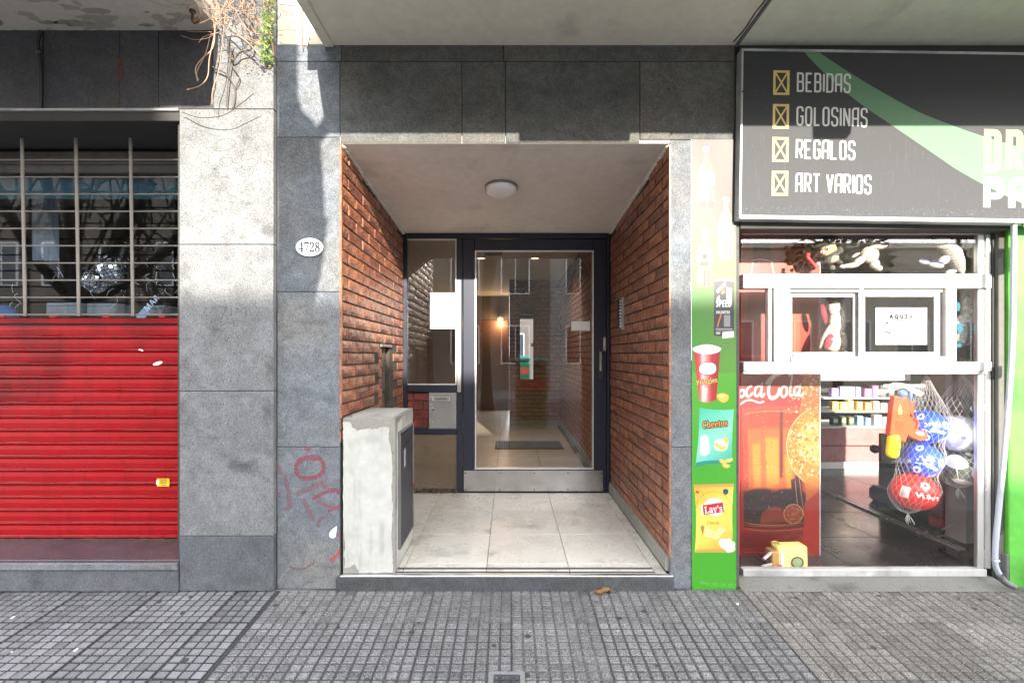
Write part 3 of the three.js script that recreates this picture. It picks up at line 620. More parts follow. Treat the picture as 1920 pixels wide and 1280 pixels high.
  mesh('sheet', box(bx(1072), bx(1107), by(620), by(602), BZ - 0.022, BZ - 0.0212, 0), M.paper, e);
  mesh('border_line', box(bx(1072.5), bx(1106.5), by(619.6), by(618.8), BZ - 0.0211, BZ - 0.0209, 0), M.greyWall, e);

  const m = thing('mailbox', 'brushed steel mailbox with slot plate set beside the entrance door', 'mailbox');
  mesh('body', box(bx(803.5), bx(855.5), by(804), by(736), BZ - 0.1, BZ - 0.006, 0.002), M.steel, m);
  const dr = mesh('door', box(bx(806), bx(853.5), by(802.5), by(737.8), BZ - 0.0058, BZ - 0.001, 0.0015), M.steel, m);
  mesh('slot_frame', box(bx(808), bx(847), by(753), by(741.5), BZ - 0.0008, BZ + 0.004, 0.002), M.steel, dr);
  mesh('slot_flap', box(bx(811), bx(844), by(751.5), by(743.2), BZ + 0.0042, BZ + 0.0062, 0.001), M.alu, dr);
  const tt = canvasTex(256, 64, (c) => { c.fillStyle = '#8a8a88'; c.fillRect(0, 0, 256, 64); c.fillStyle = '#303030'; c.font = 'bold 46px sans-serif'; c.textAlign = 'center'; c.fillText('CARTAS', 128, 49); });
  mesh('slot_lettering', sheet(bx(813), bx(842), by(751), by(744), BZ + 0.0065), std(C(1, 1, 1), 0.5, { map: tt, metalness: 0.5 }), dr);
  mesh('keyhole', cyl(0.009, 0.009, 0.006, 16).rotateX(Math.PI / 2).translate(bx(812), by(768), BZ + 0.002), M.black, dr);
  base(m, bx(829), by(804), BZ);

  const d = thing('entrance_door', 'tall glass entrance door in a dark navy metal leaf with steel kick plate', 'door');
  const L = (nm, x0, x1, y0, y1, mt = M.navy, a = BZ - 0.045, b = BZ - 0.004, c = 0.004) => mesh(nm, box(bx(x0), bx(x1), by(y1), by(y0), a, b, c), mt, d);
  L('stile', 868, 890, 448, 922); L('stile', 1113.5, 1137.5, 448, 922); L('top_rail', 890.2, 1113.3, 448, 469); L('bottom_rail', 890.2, 1113.3, 880.5, 922);
  L('glazing_bead', 890.2, 893, 469.2, 880, M.alu, BZ - 0.03, BZ + 0.003, 0.001); L('glazing_bead', 1110.8, 1113.3, 469.2, 880, M.alu, BZ - 0.03, BZ + 0.003, 0.001);
  L('glazing_bead', 893.2, 1110.6, 469.2, 471.6, M.alu, BZ - 0.03, BZ + 0.003, 0.001); L('glazing_bead', 893.2, 1110.6, 877.6, 880, M.alu, BZ - 0.03, BZ + 0.003, 0.001);
  L('pane', 892.5, 1111, 471, 878.5, M.glass, BZ - 0.029, BZ - 0.023, 0);
  const kp = L('kick_plate', 869.5, 1130.5, 882, 921, std(C(0.66, 0.655, 0.65), 0.2, { metalness: 0.95, map: metalTex }), BZ - 0.0035, BZ - 0.0015, 0.0008);
  const sc = []; for (const x of [873, 937, 1002, 1065, 1128]) for (const y of [887, 918]) sc.push(cyl(0.0055, 0.0055, 0.003, 10).rotateX(Math.PI / 2).translate(bx(x), by(y), BZ));
  mesh('screw', join(sc), M.black, kp);
  const lk = L('lock_case', 1121, 1130.5, 654, 712, M.black, BZ - 0.0035, BZ + 0.012, 0.003);
  mesh('lever', join([box(bx(1122.5), bx(1127), by(695), by(660), BZ + 0.03, BZ + 0.045, 0.004), box(bx(1122.8), bx(1126.6), by(664), by(660), BZ + 0.012, BZ + 0.031, 0.002), box(bx(1122.8), bx(1126.6), by(695), by(691), BZ + 0.012, BZ + 0.031, 0.002)]), M.steel, lk);
  L('cylinder_guard', 1130.8, 1136, 632, 658, M.steel, BZ - 0.0035, BZ + 0.02, 0.004);
  L('closer_plate', 908, 942, 471.8, 477, M.black, BZ - 0.06, BZ - 0.031, 0.003);
  base(d, bx(1003), FY, BZ);
}
{ // lobby behind the door
  const l = struct('lobby');
  const Xl = -1.7, zb = -5.15, zc = -7.2, H = 2.45;
  const tl = (x) => x;
  mesh('floor_bed', box(Xl, 1.2, -0.05, FY - 0.006, zc, BZ - 0.061, 0), M.joint, l);
  const q = rng(2);
  for (let i = 0; i < 7; i++) for (let j = 0; j < 13; j++) { const x0 = -0.123 - 0.446 * 3 + i * 0.446, z1 = -1.52 - j * 0.44; if (x0 > 0.75) continue; mesh('floor_tile', box(Math.max(Xl, x0) + 0.0015, Math.min(0.8, x0 + 0.446) - 0.0015, FY - 0.01, FY, z1 - 0.4385, z1, 0.001, q() * 4, q() * 4), M.lobbyTile, l); }
  mesh('ceiling_board', box(Xl, 1.0, H, H + 0.1, zc, BZ - 0.052, 0), std(C(0.42, 0.38, 0.33), 0.9), l);
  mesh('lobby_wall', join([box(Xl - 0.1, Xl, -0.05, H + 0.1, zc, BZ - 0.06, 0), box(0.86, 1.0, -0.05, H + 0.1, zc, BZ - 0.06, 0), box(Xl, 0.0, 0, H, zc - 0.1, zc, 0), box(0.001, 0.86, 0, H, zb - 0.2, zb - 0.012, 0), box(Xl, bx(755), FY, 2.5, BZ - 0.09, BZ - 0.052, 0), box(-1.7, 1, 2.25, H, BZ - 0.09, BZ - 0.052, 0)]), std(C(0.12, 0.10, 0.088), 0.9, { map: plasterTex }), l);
  const bk = [];
  for (let r = 0; r * 0.0685 < H - 0.14; r++) { const y = FY + 0.09 + r * 0.0685; for (let k = 0; k < 15; k++) { const z = BZ - 0.12 - k * 0.248 - (r % 2) * 0.12; if (z - 0.24 > zb) bk.push(box(0.835, 0.86, y, y + 0.056, z - 0.236, z, 0.004, k * 0.37, r * 0.21)); } for (let k = 0; k < 4; k++) { const x = 0.01 + k * 0.248 - (r % 2) * 0.12, a = Math.max(0.002, x), b = Math.min(0.834, x + 0.236); if (b - a > 0.03) bk.push(box(a, b, y, y + 0.056, zb - 0.012, zb + 0.012, 0.004, k * 0.31, r * 0.17)); } }
  stuff(mesh('brick_lining', join(bk), M.bricks[0], l));
  mesh('skirting', join([box(0.82, 0.834, FY, FY + 0.085, zb, BZ - 0.1), box(0.0, 0.82, FY, FY + 0.085, zb + 0.013, zb + 0.026)]), M.greyWall, l);
  mesh('panelling', box(Xl + 0.002, -0.02, FY, 1.95, zc + 0.002, zc + 0.03, 0.004), std(C(0.10, 0.05, 0.03), 0.45), l);
  const mt = thing('door_mat', 'dark ribbed door mat on the lobby floor behind the glass door', 'mat');
  const rb = []; for (let i = 0; i < 40; i++) rb.push(box(-0.17 + i * 0.0208, -0.17 + i * 0.0208 + 0.013, FY + 0.002, FY + 0.012, -3.72, -3.22, 0.002));
  mesh('ribs', join(rb), M.rubber, mt); mesh('backing', box(-0.18, 0.67, FY + 0.0005, FY + 0.004, -3.73, -3.21, 0.001), M.black, mt);
  base(mt, 0.25, FY, -3.47); 
  const mi = thing('wall_mirror', 'tall narrow mirror on the brick end wall of the lobby', 'mirror');
  const mz = zb + 0.03; mesh('glass', box(px(975, mz), px(1000, mz), py(711, mz), py(570, mz), mz - 0.006, mz, 0.001), std(C(0.9, 0.9, 0.9), 0.01, { metalness: 1 }), mi);
  mesh('frame', join([box(px(974, mz), px(975, mz), py(712, mz), py(569, mz), mz - 0.01, mz + 0.002), box(px(1000, mz), px(1001, mz), py(712, mz), py(569, mz), mz - 0.01, mz + 0.002)]), M.black, mi);
  const lamp = (name, label, x, y, z, I, col, r) => {
    const t = thing(name, label, 'lamp');
    mesh('ring', clean(new THREE.TorusGeometry(r * 1.2, r * 0.2, 8, 24)).rotateX(Math.PI / 2), M.alu, t);
    mesh('bulb', clean(new THREE.CylinderGeometry(r, r, 0.006, 24)).translate(0, -0.002, 0), std(C(0.1, 0.1, 0.1), 0.5, { emissive: col, emissiveIntensity: 0.45 }), t);
    const p = new THREE.SpotLight(col, I, 0, 1.25, 0.6, 2); p.position.set(0, -0.012, 0); p.target.position.set(0, -2, 0); p.castShadow = true; p.shadow.radius = 2; p.name = 'glow'; t.add(p, p.target); p.target.name = 'aim';
    t.position.set(x, y, z);
  };
  lamp('recessed_spotlight', 'lit recessed ceiling spot in the lobby, left of the two', px(902, -3.4), H - 0.002, -3.4, 0.9, C(1, 0.78, 0.5), 0.05);
  lamp('recessed_spotlight', 'lit recessed ceiling spot in the lobby, right of the two', px(1003, -3.4), H - 0.002, -3.4, 0.9, C(1, 0.78, 0.5), 0.05);
  const w = thing('wall_light', 'small warm wall lamp glowing at the far end of the lobby', 'lamp');
  mesh('shade', ball(0, 0, 0, 0.06, 0.045, 0.06), std(C(0.3, 0.25, 0.2), 0.5, { emissive: C(1, 0.6, 0.25), emissiveIntensity: 0.3 }), w);
  mesh('arm', rod(V(0, 0.02, 0), V(0, 0.1, -0.1), 0.01), M.alu, w);
  const wl = new THREE.PointLight(C(1, 0.62, 0.3), 0.4); wl.shadow.radius = 3; wl.castShadow = true; wl.position.set(0, -0.08, 0.06); wl.name = 'glow'; w.add(wl);
  w.position.set(px(938, -7.05), py(598, -7.05), -7.05);
}
{ // concrete meter cabinet
  const x0 = LX + 0.004, x1 = -0.6, yt = 0.9, zb = -0.455, c = thing('meter_cabinet', 'chipped pale painted concrete meter cabinet standing at the left of the doorway step', 'cabinet');
  const paint = std(C(0.47, 0.47, 0.43), 0.8, { map: grimeTex, ...bump(0.001) }), raw = std(C(0.36, 0.335, 0.32), 0.95, { map: concTex, bumpMap: brickBump, bumpScale: 0.004 });
  const g = new RoundedBoxGeometry(x1 - x0, yt - FY, -zb - 0.004, 3, 0.008).translate((x0 + x1) / 2, (yt + FY) / 2, zb / 2);
  mesh('body', metric(clean(g)), raw, c);
  // paint film with ragged edges on the street face
  const q = rng(19), edge = [], fx0 = x0 + 0.004, fx1 = x1 - 0.006, X = (x) => mix(x0, x1, (x - 640) / 102), Y = (y) => mix(yt, FY, (y - 782) / 298);
  const jag = (pts) => { const o = []; for (let i = 0; i < pts.length; i++) { const a = pts[i], b = pts[(i + 1) % pts.length]; for (let k = 0; k < 6; k++) { const t = k / 6; o.push([X(mix(a[0], b[0], t) + (k ? (q() - 0.5) * 2.4 : 0)), Y(mix(a[1], b[1], t) + (k ? (q() - 0.5) * 2.6 : 0))]); } } return o; };
  const sh = outline(jag([[641, 790], [655, 790], [660, 802], [672, 806], [685, 803], [700, 804], [718, 800], [731, 801], [729, 820], [733, 838], [736, 870], [735, 920], [737, 960], [735, 1000], [737, 1040], [737, 1077], [672, 1078], [664, 1060], [655, 1066], [645, 1070], [643, 1040], [646, 1030], [642, 1000], [641, 900], [643, 840], [641, 820]]));
  for (const [hx, hy, a, b] of [[668, 873, 3.2, 4.6], [709, 946, 2.4, 4], [686, 990, 4, 3.6], [652, 1052, 3, 4], [700, 1040, 3, 2.2], [720, 1030, 2.6, 2.4], [690, 1058, 2.2, 1.8], [676, 1010, 2, 1.6], [655, 900, 1.4, 1], [712, 1062, 2, 1.6], [668, 1030, 1.6, 1.6]]) { const h = new THREE.Path(); h.absellipse(X(hx), Y(hy), a * 0.0028, b * 0.0028, 0, 6.2832); sh.holes.push(h); }
  for (let i = 0; i < 34; i++) { const hx = 648 + q() * 84, hy = 985 + q() * 86; if (hx < 670 && hy > 1040) continue; const h = new THREE.Path(), s = 0.0022 + q() * 0.0035; h.absellipse(X(hx), Y(hy), s * (0.7 + q()), s, 0, 6.2832); sh.holes.push(h); }
  const film = extrude(sh, 0.0016).translate(0, 0, -0.0018); mesh('paint_film', metric(film), paint, c);
  const topf = outline([[x0 + 0.05, -0.01], [x1 - 0.02, -0.03], [x1 - 0.012, -0.4], [x1 - 0.03, zb + 0.02], [x0 + 0.02, zb + 0.02], [x0 + 0.01, -0.12]].map(([a, b]) => [a, b]));
  mesh('paint_film', metric(extrude(topf, 0.0015).rotateX(Math.PI / 2).translate(0, yt + 0.0006, 0)), paint, c);
  const side = outline([[0.03, FY + 0.01], [0.44, FY + 0.02], [0.444, yt - 0.02], [0.36, yt - 0.012], [0.3, yt - 0.02], [0.18, yt - 0.012], [0.06, yt - 0.04], [0.035, yt - 0.14], [0.045, 0.5], [0.03, 0.3]]);
  const hole = new THREE.Path(); [[0.06, 0.185], [0.4, 0.185], [0.4, 0.81], [0.06, 0.81]].forEach(([a, b], i) => (i ? hole.lineTo(a, b) : hole.moveTo(a, b))); side.holes.push(hole);
  mesh('paint_film', metric(extrude(side, 0.0015).rotateY(Math.PI / 2).translate(x1 - 0.001, 0, 0)), paint, c);
  const dr = mesh('door', box(x1 - 0.004, x1 + 0.01, 0.19, 0.805, -0.395, -0.065, 0.003), std(C(0.028, 0.03, 0.036), 0.5, { map: grimeTex }), c);
  const fr = [[0.182, 0.19, -0.404, -0.056], [0.805, 0.814, -0.404, -0.056], [0.19, 0.805, -0.404, -0.395], [0.19, 0.805, -0.065, -0.056]].map(([a, b, d, e]) => box(x1 - 0.002, x1 + 0.016, a, b, d, e, 0.002));
  mesh('door_frame', join(fr), std(C(0.13, 0.13, 0.13), 0.6, { map: grimeTex }), c);
  const lv = []; for (let i = 0; i < 4; i++) lv.push(box(x1 + 0.0102, x1 + 0.0135, 0.72 + i * 0.018, 0.727 + i * 0.018, -0.31, -0.15, 0.001));
  mesh('vent_slats', join(lv), M.black, dr);
  mesh('sticker', box(x1 + 0.0102, x1 + 0.0108, 0.6, 0.7, -0.2, -0.16, 0), std(C(0.35, 0.33, 0.34), 0.8, { map: grimeTex }), dr);
  mesh('latch', join([box(x1 + 0.0102, x1 + 0.03, 0.42, 0.45, -0.39, -0.37, 0.003), rod(V(x1 + 0.03, 0.435, -0.38), V(x1 + 0.03, 0.40, -0.38), 0.004)]), M.rust, dr);
  base(c, (x0 + x1) / 2, FY, zb / 2);
}

// ================================================================ LEFT SHOP
const LZ = 0.03;
{
  const lx = (x) => px(x, LZ), ly = (y) => py(y, LZ), b = thing('shop_building', 'grey stone shop front at the left with a broad pilaster and dark stone band', 'building');
  const o = -1.715, p = -1.224, J = 0.003, sl = (x0, x1, y0, y1, m, z1 = LZ) => mesh('stone_slab', box(x0 + J / 2, x1 - J / 2, y0 + J / 2, y1 - J / 2, -0.004, z1 + rr(-0.0008, 0.0008), 0.0022, rr(0, 9), rr(0, 9)), m, b);
  mesh('masonry', join([box(-1.715, p, -0.05, 8, -0.5, -0.006, 0), box(-6, o - 0.001, ly(205) + 0.03, 8, -0.24, -0.006, 0), box(-6, o - 0.001, -0.1, 0.14, -0.5, -0.006, 0)]), M.joint, b);
  const Y = [0.004, ly(1005), ly(733), ly(458), ly(204)];
  sl(o, p, Y[0], Y[1], M.stoneLow); sl(o, p, Y[1], Y[2], M.stone[1]); sl(o, p, Y[2], Y[3], M.stone[0]); sl(o, p, Y[3], Y[4], M.stone[2]);
  sl(lx(399), p, Y[4], 3.5, M.stone[2]); sl(lx(399), p, 3.5, 5, M.stone[2]);
  const pt = canvasTex(384, 640, (c, W, H) => {   // pencil scribbles and scuffs on the broad pilaster, in photo units of 178 x 460 from (335, 200)
    c.scale(W / 178, H / 460); const q = rng(61), st = (a, w, p) => { c.strokeStyle = 'rgba(52,50,50,' + a + ')'; c.lineWidth = w; c.stroke(new Path2D(p)); };
    st(0.4, 0.9, 'M65 74 Q70 60 95 60 Q112 64 104 76 Q84 88 66 80 M60 92 Q50 104 62 112 M82 96 Q70 106 84 112 Q104 112 100 98 Q90 94 82 98 M110 84 L116 98 L122 88 M128 100 Q140 92 148 104 Q146 114 132 112'); st(0.5, 1, 'M80 134 L84 130 L88 132 L94 129');
    st(0.55, 1, 'M77 374 L90 376 L80 398 M98 378 L99 392 M104 378 Q116 376 110 384 M112 386 L126 376 L126 396 M102 400 L104 412 Q116 410 108 400 L126 404'); for (const [x, y] of [[48, 103], [66, 115], [117, 112]]) { c.fillStyle = 'rgba(30,28,28,0.8)'; c.fillRect(x, y, 2.2, 2); }
    c.fillStyle = 'rgba(214,196,184,0.95)'; for (let i = 0; i < 60; i++) { const r = q() ** 2 * 12; c.fillRect(24 + (q() - 0.5) * r * 2, 228 + (q() - 0.4) * r * 2, 0.8 + q() * 2, 0.8 + q() * 1.8); } c.fillStyle = 'rgba(90,60,46,0.9)'; c.fillRect(24, 224, 3, 4);
    for (let i = 0; i < 260; i++) { c.fillStyle = 'rgba(70,70,72,' + 0.25 * q() + ')'; c.fillRect(q() * 178, q() * 460, 0.5 + q() * 2.4, 0.4 + q() * 0.8); }
    for (let i = 0; i < 40; i++) { c.strokeStyle = 'rgba(190,192,196,' + 0.3 * q() + ')'; c.lineWidth = 0.5; const x = q() * 178, y = 320 + q() * 130; c.beginPath(); c.moveTo(x, y); c.lineTo(x + (q() - 0.5) * 26, y + (q() - 0.3) * 20); c.stroke(); }
  });
  const pm = mesh('pencil_marks', sheet(lx(335), lx(513), ly(660), ly(200), LZ + 0.0016), std(C(1, 1, 1), 0.85, { map: pt, transparent: true }), b); pm.userData.label = 'faint pencil scribbles on the broad pilaster';
  const bx2 = [-6, -4.6, -3.4, lx(78), lx(222), lx(295), lx(399)];
  for (let i = 0; i < 6; i++) sl(bx2[i], bx2[i + 1], Y[4], 3.1, M.band, LZ - 0.004);
  mesh('drip_trim', box(-6, o - 0.002, Y[4] - 0.012, Y[4] + 0.001, 0.0, LZ + 0.008, 0.002), std(C(0.45, 0.45, 0.43), 0.5, { map: grimeTex }), b);
  mesh('header', box(-6, o - 0.002, Y[4] - 0.06, Y[4] - 0.013, -0.3, LZ - 0.004, 0.003), M.darkWall, b);
  mesh('wall_stain', metric(extrude(outline([[-2.035, 2.76], [-2.022, 2.775], [-2.012, 2.765], [-2.008, 2.74], [-2.014, 2.72], [-2.006, 2.705], [-2.01, 2.68], [-2.018, 2.65], [-2.03, 2.645], [-2.036, 2.67], [-2.034, 2.70], [-2.04, 2.73]]), 0.0012).translate(0, 0, LZ - 0.0042)), std(C(0.16, 0.055, 0.04), 0.95, { map: concTex }), b);
  mesh('sill_step', box(-6, o - 0.002, 0.05, 0.155, -0.3, LZ + 0.004, 0.004), M.step, b);
  mesh('sill', box(-6, o - 0.002, 0.1555, 0.166, -0.3, LZ + 0.002, 0.003, 0.3, 0.4), M.sill, b);
  mesh('sill_nosing', box(-6, o - 0.002, 0.118, 0.1545, LZ + 0.0045, LZ + 0.016, 0.003), std(C(0.30, 0.30, 0.31), 0.6, { map: stoneDark }), b);
  mesh('plinth', box(-6, o - 0.002, 0.004, 0.116, 0, LZ + 0.006, 0.003), M.stoneLow, b);
  mesh('jamb', box(o - 0.03, o - 0.003, 0.167, Y[4] - 0.062, -0.3, -0.002, 0.002), M.darkWall, b);
  // room behind the window
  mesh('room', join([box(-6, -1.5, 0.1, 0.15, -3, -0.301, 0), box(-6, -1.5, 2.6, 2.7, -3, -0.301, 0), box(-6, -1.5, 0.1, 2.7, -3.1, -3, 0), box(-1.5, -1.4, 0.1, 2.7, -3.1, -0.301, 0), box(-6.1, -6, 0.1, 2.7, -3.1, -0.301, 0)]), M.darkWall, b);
  mesh('display_shelf', box(-5.8, -1.73, 1.40, 1.43, -1.0, -0.36, 0.004), std(C(0.2, 0.2, 0.21), 0.6), b);
  const pipe = thing('conduit_pipe', 'thin dark conduit down a joint of the dark stone band', 'pipe');
  mesh('tube', tube([V(lx(80), 2.9, LZ + 0.012), V(lx(77), 2.84, LZ + 0.02), V(lx(78), 2.7, LZ + 0.009), V(lx(78), 2.51, LZ + 0.009)], 0.009, 24, 8), M.black, pipe);
  mesh('clip', ball(lx(80), 2.79, LZ + 0.022, 0.016, 0.016, 0.012), M.black, pipe);

  const s = thing('roller_shutter', 'glossy red ribbed metal roller shutter pulled down below the barred window', 'shutter');
  const SZ = -0.24, top = py(597, SZ), pitch = 0.0768, n = 17, prof = [];
  const x0 = -5.5, x1 = o - 0.004;
  const slatProfile = [[0, -0.008], [0.004, 0.004], [0.010, 0.0065], [0.014, 0.001], [0.0165, 0.0058], [0.021, 0.0005], [0.024, 0.003], [0.05, 0.006], [0.072, 0.003], [0.0755, -0.008]];
  function ribbed(pts, xa, xb, ov = 0) { const v = []; for (let i = 0; i + 1 < pts.length; i++) { const [ya, za] = pts[i], [yb, zb] = pts[i + 1]; v.push(xa, ya, za, xb, ya, za, xb, yb, zb, xa, ya, za, xb, yb, zb, xa, yb, zb); } const g = new THREE.BufferGeometry(); g.setAttribute('position', new THREE.BufferAttribute(new Float32Array(v), 3)); g.computeVertexNormals(); return metric(g, 0, ov); }
  const wornMat = std(C(0.36, 0.06, 0.055), 0.6, { map: grimeTex }), q = rng(17);
  const worn = [0, 1, 2].map(() => { const l = []; for (const yy of [0.0102, 0.0166]) { let x = -3.2; while (x < x1 - 0.05) { const w = 0.03 + q() * 0.25; if (q() < 0.75) l.push(box(x, Math.min(x1, x + w), yy - 0.0011, yy + 0.0011, 0.0058, 0.0072, 0.0003, q(), q())); x += w + 0.01; } } return join(l); });
  for (let i = 0; i < n; i++) { const y = 0.172 + i * pitch; if (y + 0.07 > top) break; const m = mesh('slat', ribbed(slatProfile, x0, x1, y), M.red, s); m.position.set(0, y, SZ); m.rotation.x = (q() - 0.5) * 0.03; m.rotation.z = (q() - 0.5) * 0.0016; const e = mesh('worn_rib', worn[i % 3], wornMat, m); e.position.y = 0.0001; }
  mesh('top_rail', box(x0, x1, top - 0.03, top + 0.002, SZ - 0.012, SZ + 0.008, 0.003), M.red, s);
  mesh('backing', box(x0, x1, 0.168, top - 0.03, SZ - 0.03, SZ - 0.0125, 0), M.black, s);
  for (const x of [5, 100, 200, 305]) mesh('stop_lug', box(px(x, SZ) - 0.018, px(x, SZ) + 0.018, top + 0.0025, top + 0.016, SZ - 0.01, SZ + 0.012, 0.003), std(C(0.30, 0.03, 0.025), 0.6, { map: grimeTex }), s);
  const rag = [[x0, 0.166]]; for (let i = 0; i < 60; i++) rag.push([mix(-3, x1, i / 60), 0.166 + q() * 0.008]); rag.push([x1, 0.166]);
  mesh('rusty_edge', metric(extrude(outline(rag), 0.004).translate(0, 0.001, SZ + 0.006)), M.rust, s);
  mesh('paint_chip', join([extrude((() => { const e = new THREE.Shape(); e.absellipse(0, 0, 0.029, 0.01, 0, 6.28, false, 0.25); return e; })(), 0.0006).translate(px(297, SZ), py(681, SZ), SZ + 0.0062), extrude((() => { const e = new THREE.Shape(); e.absellipse(0, 0, 0.016, 0.005, 0, 6.28, false, -0.3); return e; })(), 0.0006).translate(px(265, SZ), py(656, SZ), SZ + 0.0062)]), M.white, s);
  base(s, -3.6, 0.166, SZ);
  const st = thing('sticker_label', 'small torn yellow sticker on the lower right of the red shutter', 'sticker');
  const stt = canvasTex(128, 96, (c) => { c.fillStyle = '#d8b018'; c.fillRect(0, 0, 128, 96); c.fillStyle = '#2a2208'; c.fillRect(22, 10, 84, 10); c.fillRect(30, 30, 78, 5); c.fillRect(30, 42, 70, 5); c.fillRect(30, 54, 74, 5); c.fillRect(40, 76, 60, 8); c.fillStyle = '#e6e2d8'; c.fillRect(0, 20, 16, 50); });
  mesh('label', sheet(px(296, SZ), px(319, SZ), py(911, SZ), py(896, SZ), SZ + 0.0085), std(C(1, 1, 1), 0.6, { map: stt }), st);
  mesh('torn_corner', box(px(294.5, SZ), px(299, SZ), py(908, SZ), py(899, SZ), SZ + 0.0082, SZ + 0.0095, 0.0005), M.paper, st);

  const g = thing('window_grille', 'cream painted flat bar security grille over the dark shop window', 'grille');
  const GZ = -0.19, gx = (x) => px(x, GZ), gy = (y) => py(y, GZ), gT = 2.43, gB = gy(594);
  for (const x of [-3.33, -3.02, gx(61), gx(160), gx(260)]) { const m = mesh('bar', box(-0.0085, 0.0085, gB, gT, -0.004, 0.004, 0.0015), M.grille, g); m.position.set(x, 0, GZ + 0.016); m.rotation.x = 0.018; }
  for (let i = 0; i < 10; i++) { const y = gy(299.4 + 32.27 * i); mesh('rod', rod(V(-5.5, y, GZ), V(o - 0.004, y, GZ), 0.0045, 8), M.grille, g); }
  base(g, -3, gB, GZ);
  const w = thing('shop_window', 'dark shop window pane behind the security grille', 'window');
  mesh('frame', join([box(-5.5, o - 0.031, 2.30, 2.425, -0.33, -0.29, 0.003), box(-5.5, o - 0.031, 2.345, 2.36, -0.289, -0.28, 0.002), box(-5.5, o - 0.031, 1.40, 1.425, -0.33, -0.29, 0.003), box(-4.1, -4.04, 1.426, 2.299, -0.33, -0.29, 0.003)]), std(C(0.10, 0.09, 0.085), 0.6, { map: grimeTex }), w);
  mesh('blind', box(-5.4, -1.76, 2.17, 2.299, -0.37, -0.362, 0.001), std(C(0.035, 0.10, 0.14), 0.8), w);
  mesh('pane', box(-5.45, o - 0.032, 1.4255, 2.2995, -0.313, -0.307, 0), M.shopGlass, w);
  base(w, -3, 1.4, -0.3);
}
{ // things in the dark shop window
  const mir = std(C(0.85, 0.86, 0.9), 0.12, { metalness: 1, flatShading: true });
  const mk = (label, x, y, z, r, tilt) => {
    const t = thing('mirror_ball', label, 'disco ball', undefined), list = [];
    const rows = 13;
    for (let i = 0; i < rows; i++) { const a = (i + 0.5) / rows * Math.PI, n = Math.max(3, Math.round(Math.sin(a) * 26)); for (let k = 0; k < n; k++) { const b = k / n * 6.2832, s = r * Math.PI / rows * 0.43; const g = box(-s, s, -s, s, 0, 0.002, 0.0004); g.rotateX(-(Math.PI / 2 - a)).translate(0, r * Math.cos(a), r * Math.sin(a)); list.push(g.rotateY(b)); } }
    mesh('facets', join(list), mir, t); mesh('core', ball(0, 0, 0, r * 0.98), M.black, t); mesh('cap', cyl(r * 0.16, r * 0.16, r * 0.2, 12).translate(0, r * 1.02, 0), M.steel, t);
    t.position.set(x, y, z); t.rotation.set(0.2, 0.4, tilt);
  };
  mk('larger upper silver mirror ball in the barred shop window', px(212, -0.55), py(507, -0.55), -0.55, 0.088, 0.3);
  mk('smaller lower silver mirror ball in the barred shop window', px(180, -0.5), py(527, -0.5), -0.5, 0.072, -0.3);
  const cap = thing('blue_cap', 'blue cap with a white mark at the left end of the shop window', 'cap');
  const z = -0.42; mesh('crown', ball(px(8, z), py(592, z), z, 0.06, 0.065, 0.06), std(C(0.02, 0.10, 0.33), 0.8), cap);
  mesh('mark', extrude(outline([[-0.018, 0.018], [-0.012, 0.018], [0, 0], [0.012, 0.018], [0.018, 0.018], [0.004, -0.004], [0.004, -0.02], [-0.003, -0.02], [-0.003, -0.004]]), 0.002).translate(px(8, z), py(580, z), z + 0.058), M.white, cap);
  const bx3 = (label, xa, xb, ya, yb, zz, col) => { const t = thing('display_box', label, 'box'); mesh('carton', box(px(xa, zz), px(xb, zz), py(yb, zz), py(ya, zz), zz - 0.16, zz, 0.008), std(col, 0.8, { map: grimeTex }), t); mesh('lid_seam', box(px(xa, zz) + 0.01, px(xb, zz) - 0.01, py(ya, zz) - 0.022, py(ya, zz) - 0.019, zz + 0.0002, zz + 0.001, 0), M.black, t); };
  bx3('pale grey box in the window between the first two bars', 84, 146, 567, 592, -0.5, C(0.30, 0.32, 0.36));
  bx3('pale grey box in the window below the mirror balls', 160, 216, 568, 592, -0.52, C(0.28, 0.30, 0.34));
  bx3('pale grey box in the window at the right end', 270, 306, 572, 592, -0.5, C(0.26, 0.28, 0.33));
  const mt = canvasTex(256, 96, (c) => { c.clearRect(0, 0, 256, 96); c.fillStyle = '#c8d8ee'; c.font = 'bold 84px sans-serif'; c.fillText('MAR', 14, 78); });
  const bn = thing('lettered_strip', 'slanted pale strip lettered MAR in the right part of the barred window', 'strip');
  mesh('letters', clean(new THREE.PlaneGeometry(0.16, 0.06)), std(C(1, 1, 1), 0.7, { map: mt, transparent: true }), bn);
  mesh('strip', box(-0.14, -0.07, -0.03, 0.02, -0.006, -0.002, 0.001), std(C(0.25, 0.4, 0.6), 0.7), bn);
  bn.position.set(px(286, -0.4), py(565, -0.4), -0.4); bn.rotation.z = 0.85;
  const rb = thing('ribbons', 'thin pale ribbons and sparkles hanging in the barred window', 'ribbon'), q = rng(44), list = [];
  for (let i = 0; i < 16; i++) { const x = px(20 + q() * 310, -0.45), y = py(500 + q() * 80, -0.45); list.push(tube([V(x, y, -0.45), V(x + (q() - 0.5) * 0.05, y - 0.02, -0.44), V(x + (q() - 0.5) * 0.12, y - 0.03 - 0.04 * q(), -0.45)], 0.0014, 8, 4)); }
  for (let i = 0; i < 40; i++) list.push(ball(px(140 + q() * 190, -0.5), py(480 + q() * 90, -0.5), -0.5, 0.003, 0.003, 0.003, 5, 4));
  mesh('strands', join(list), std(C(0.6, 0.65, 0.7), 0.4), rb);
  const mq = thing('pale_drape', 'pale bluish drape hanging in the left part of the barred window', 'drape');
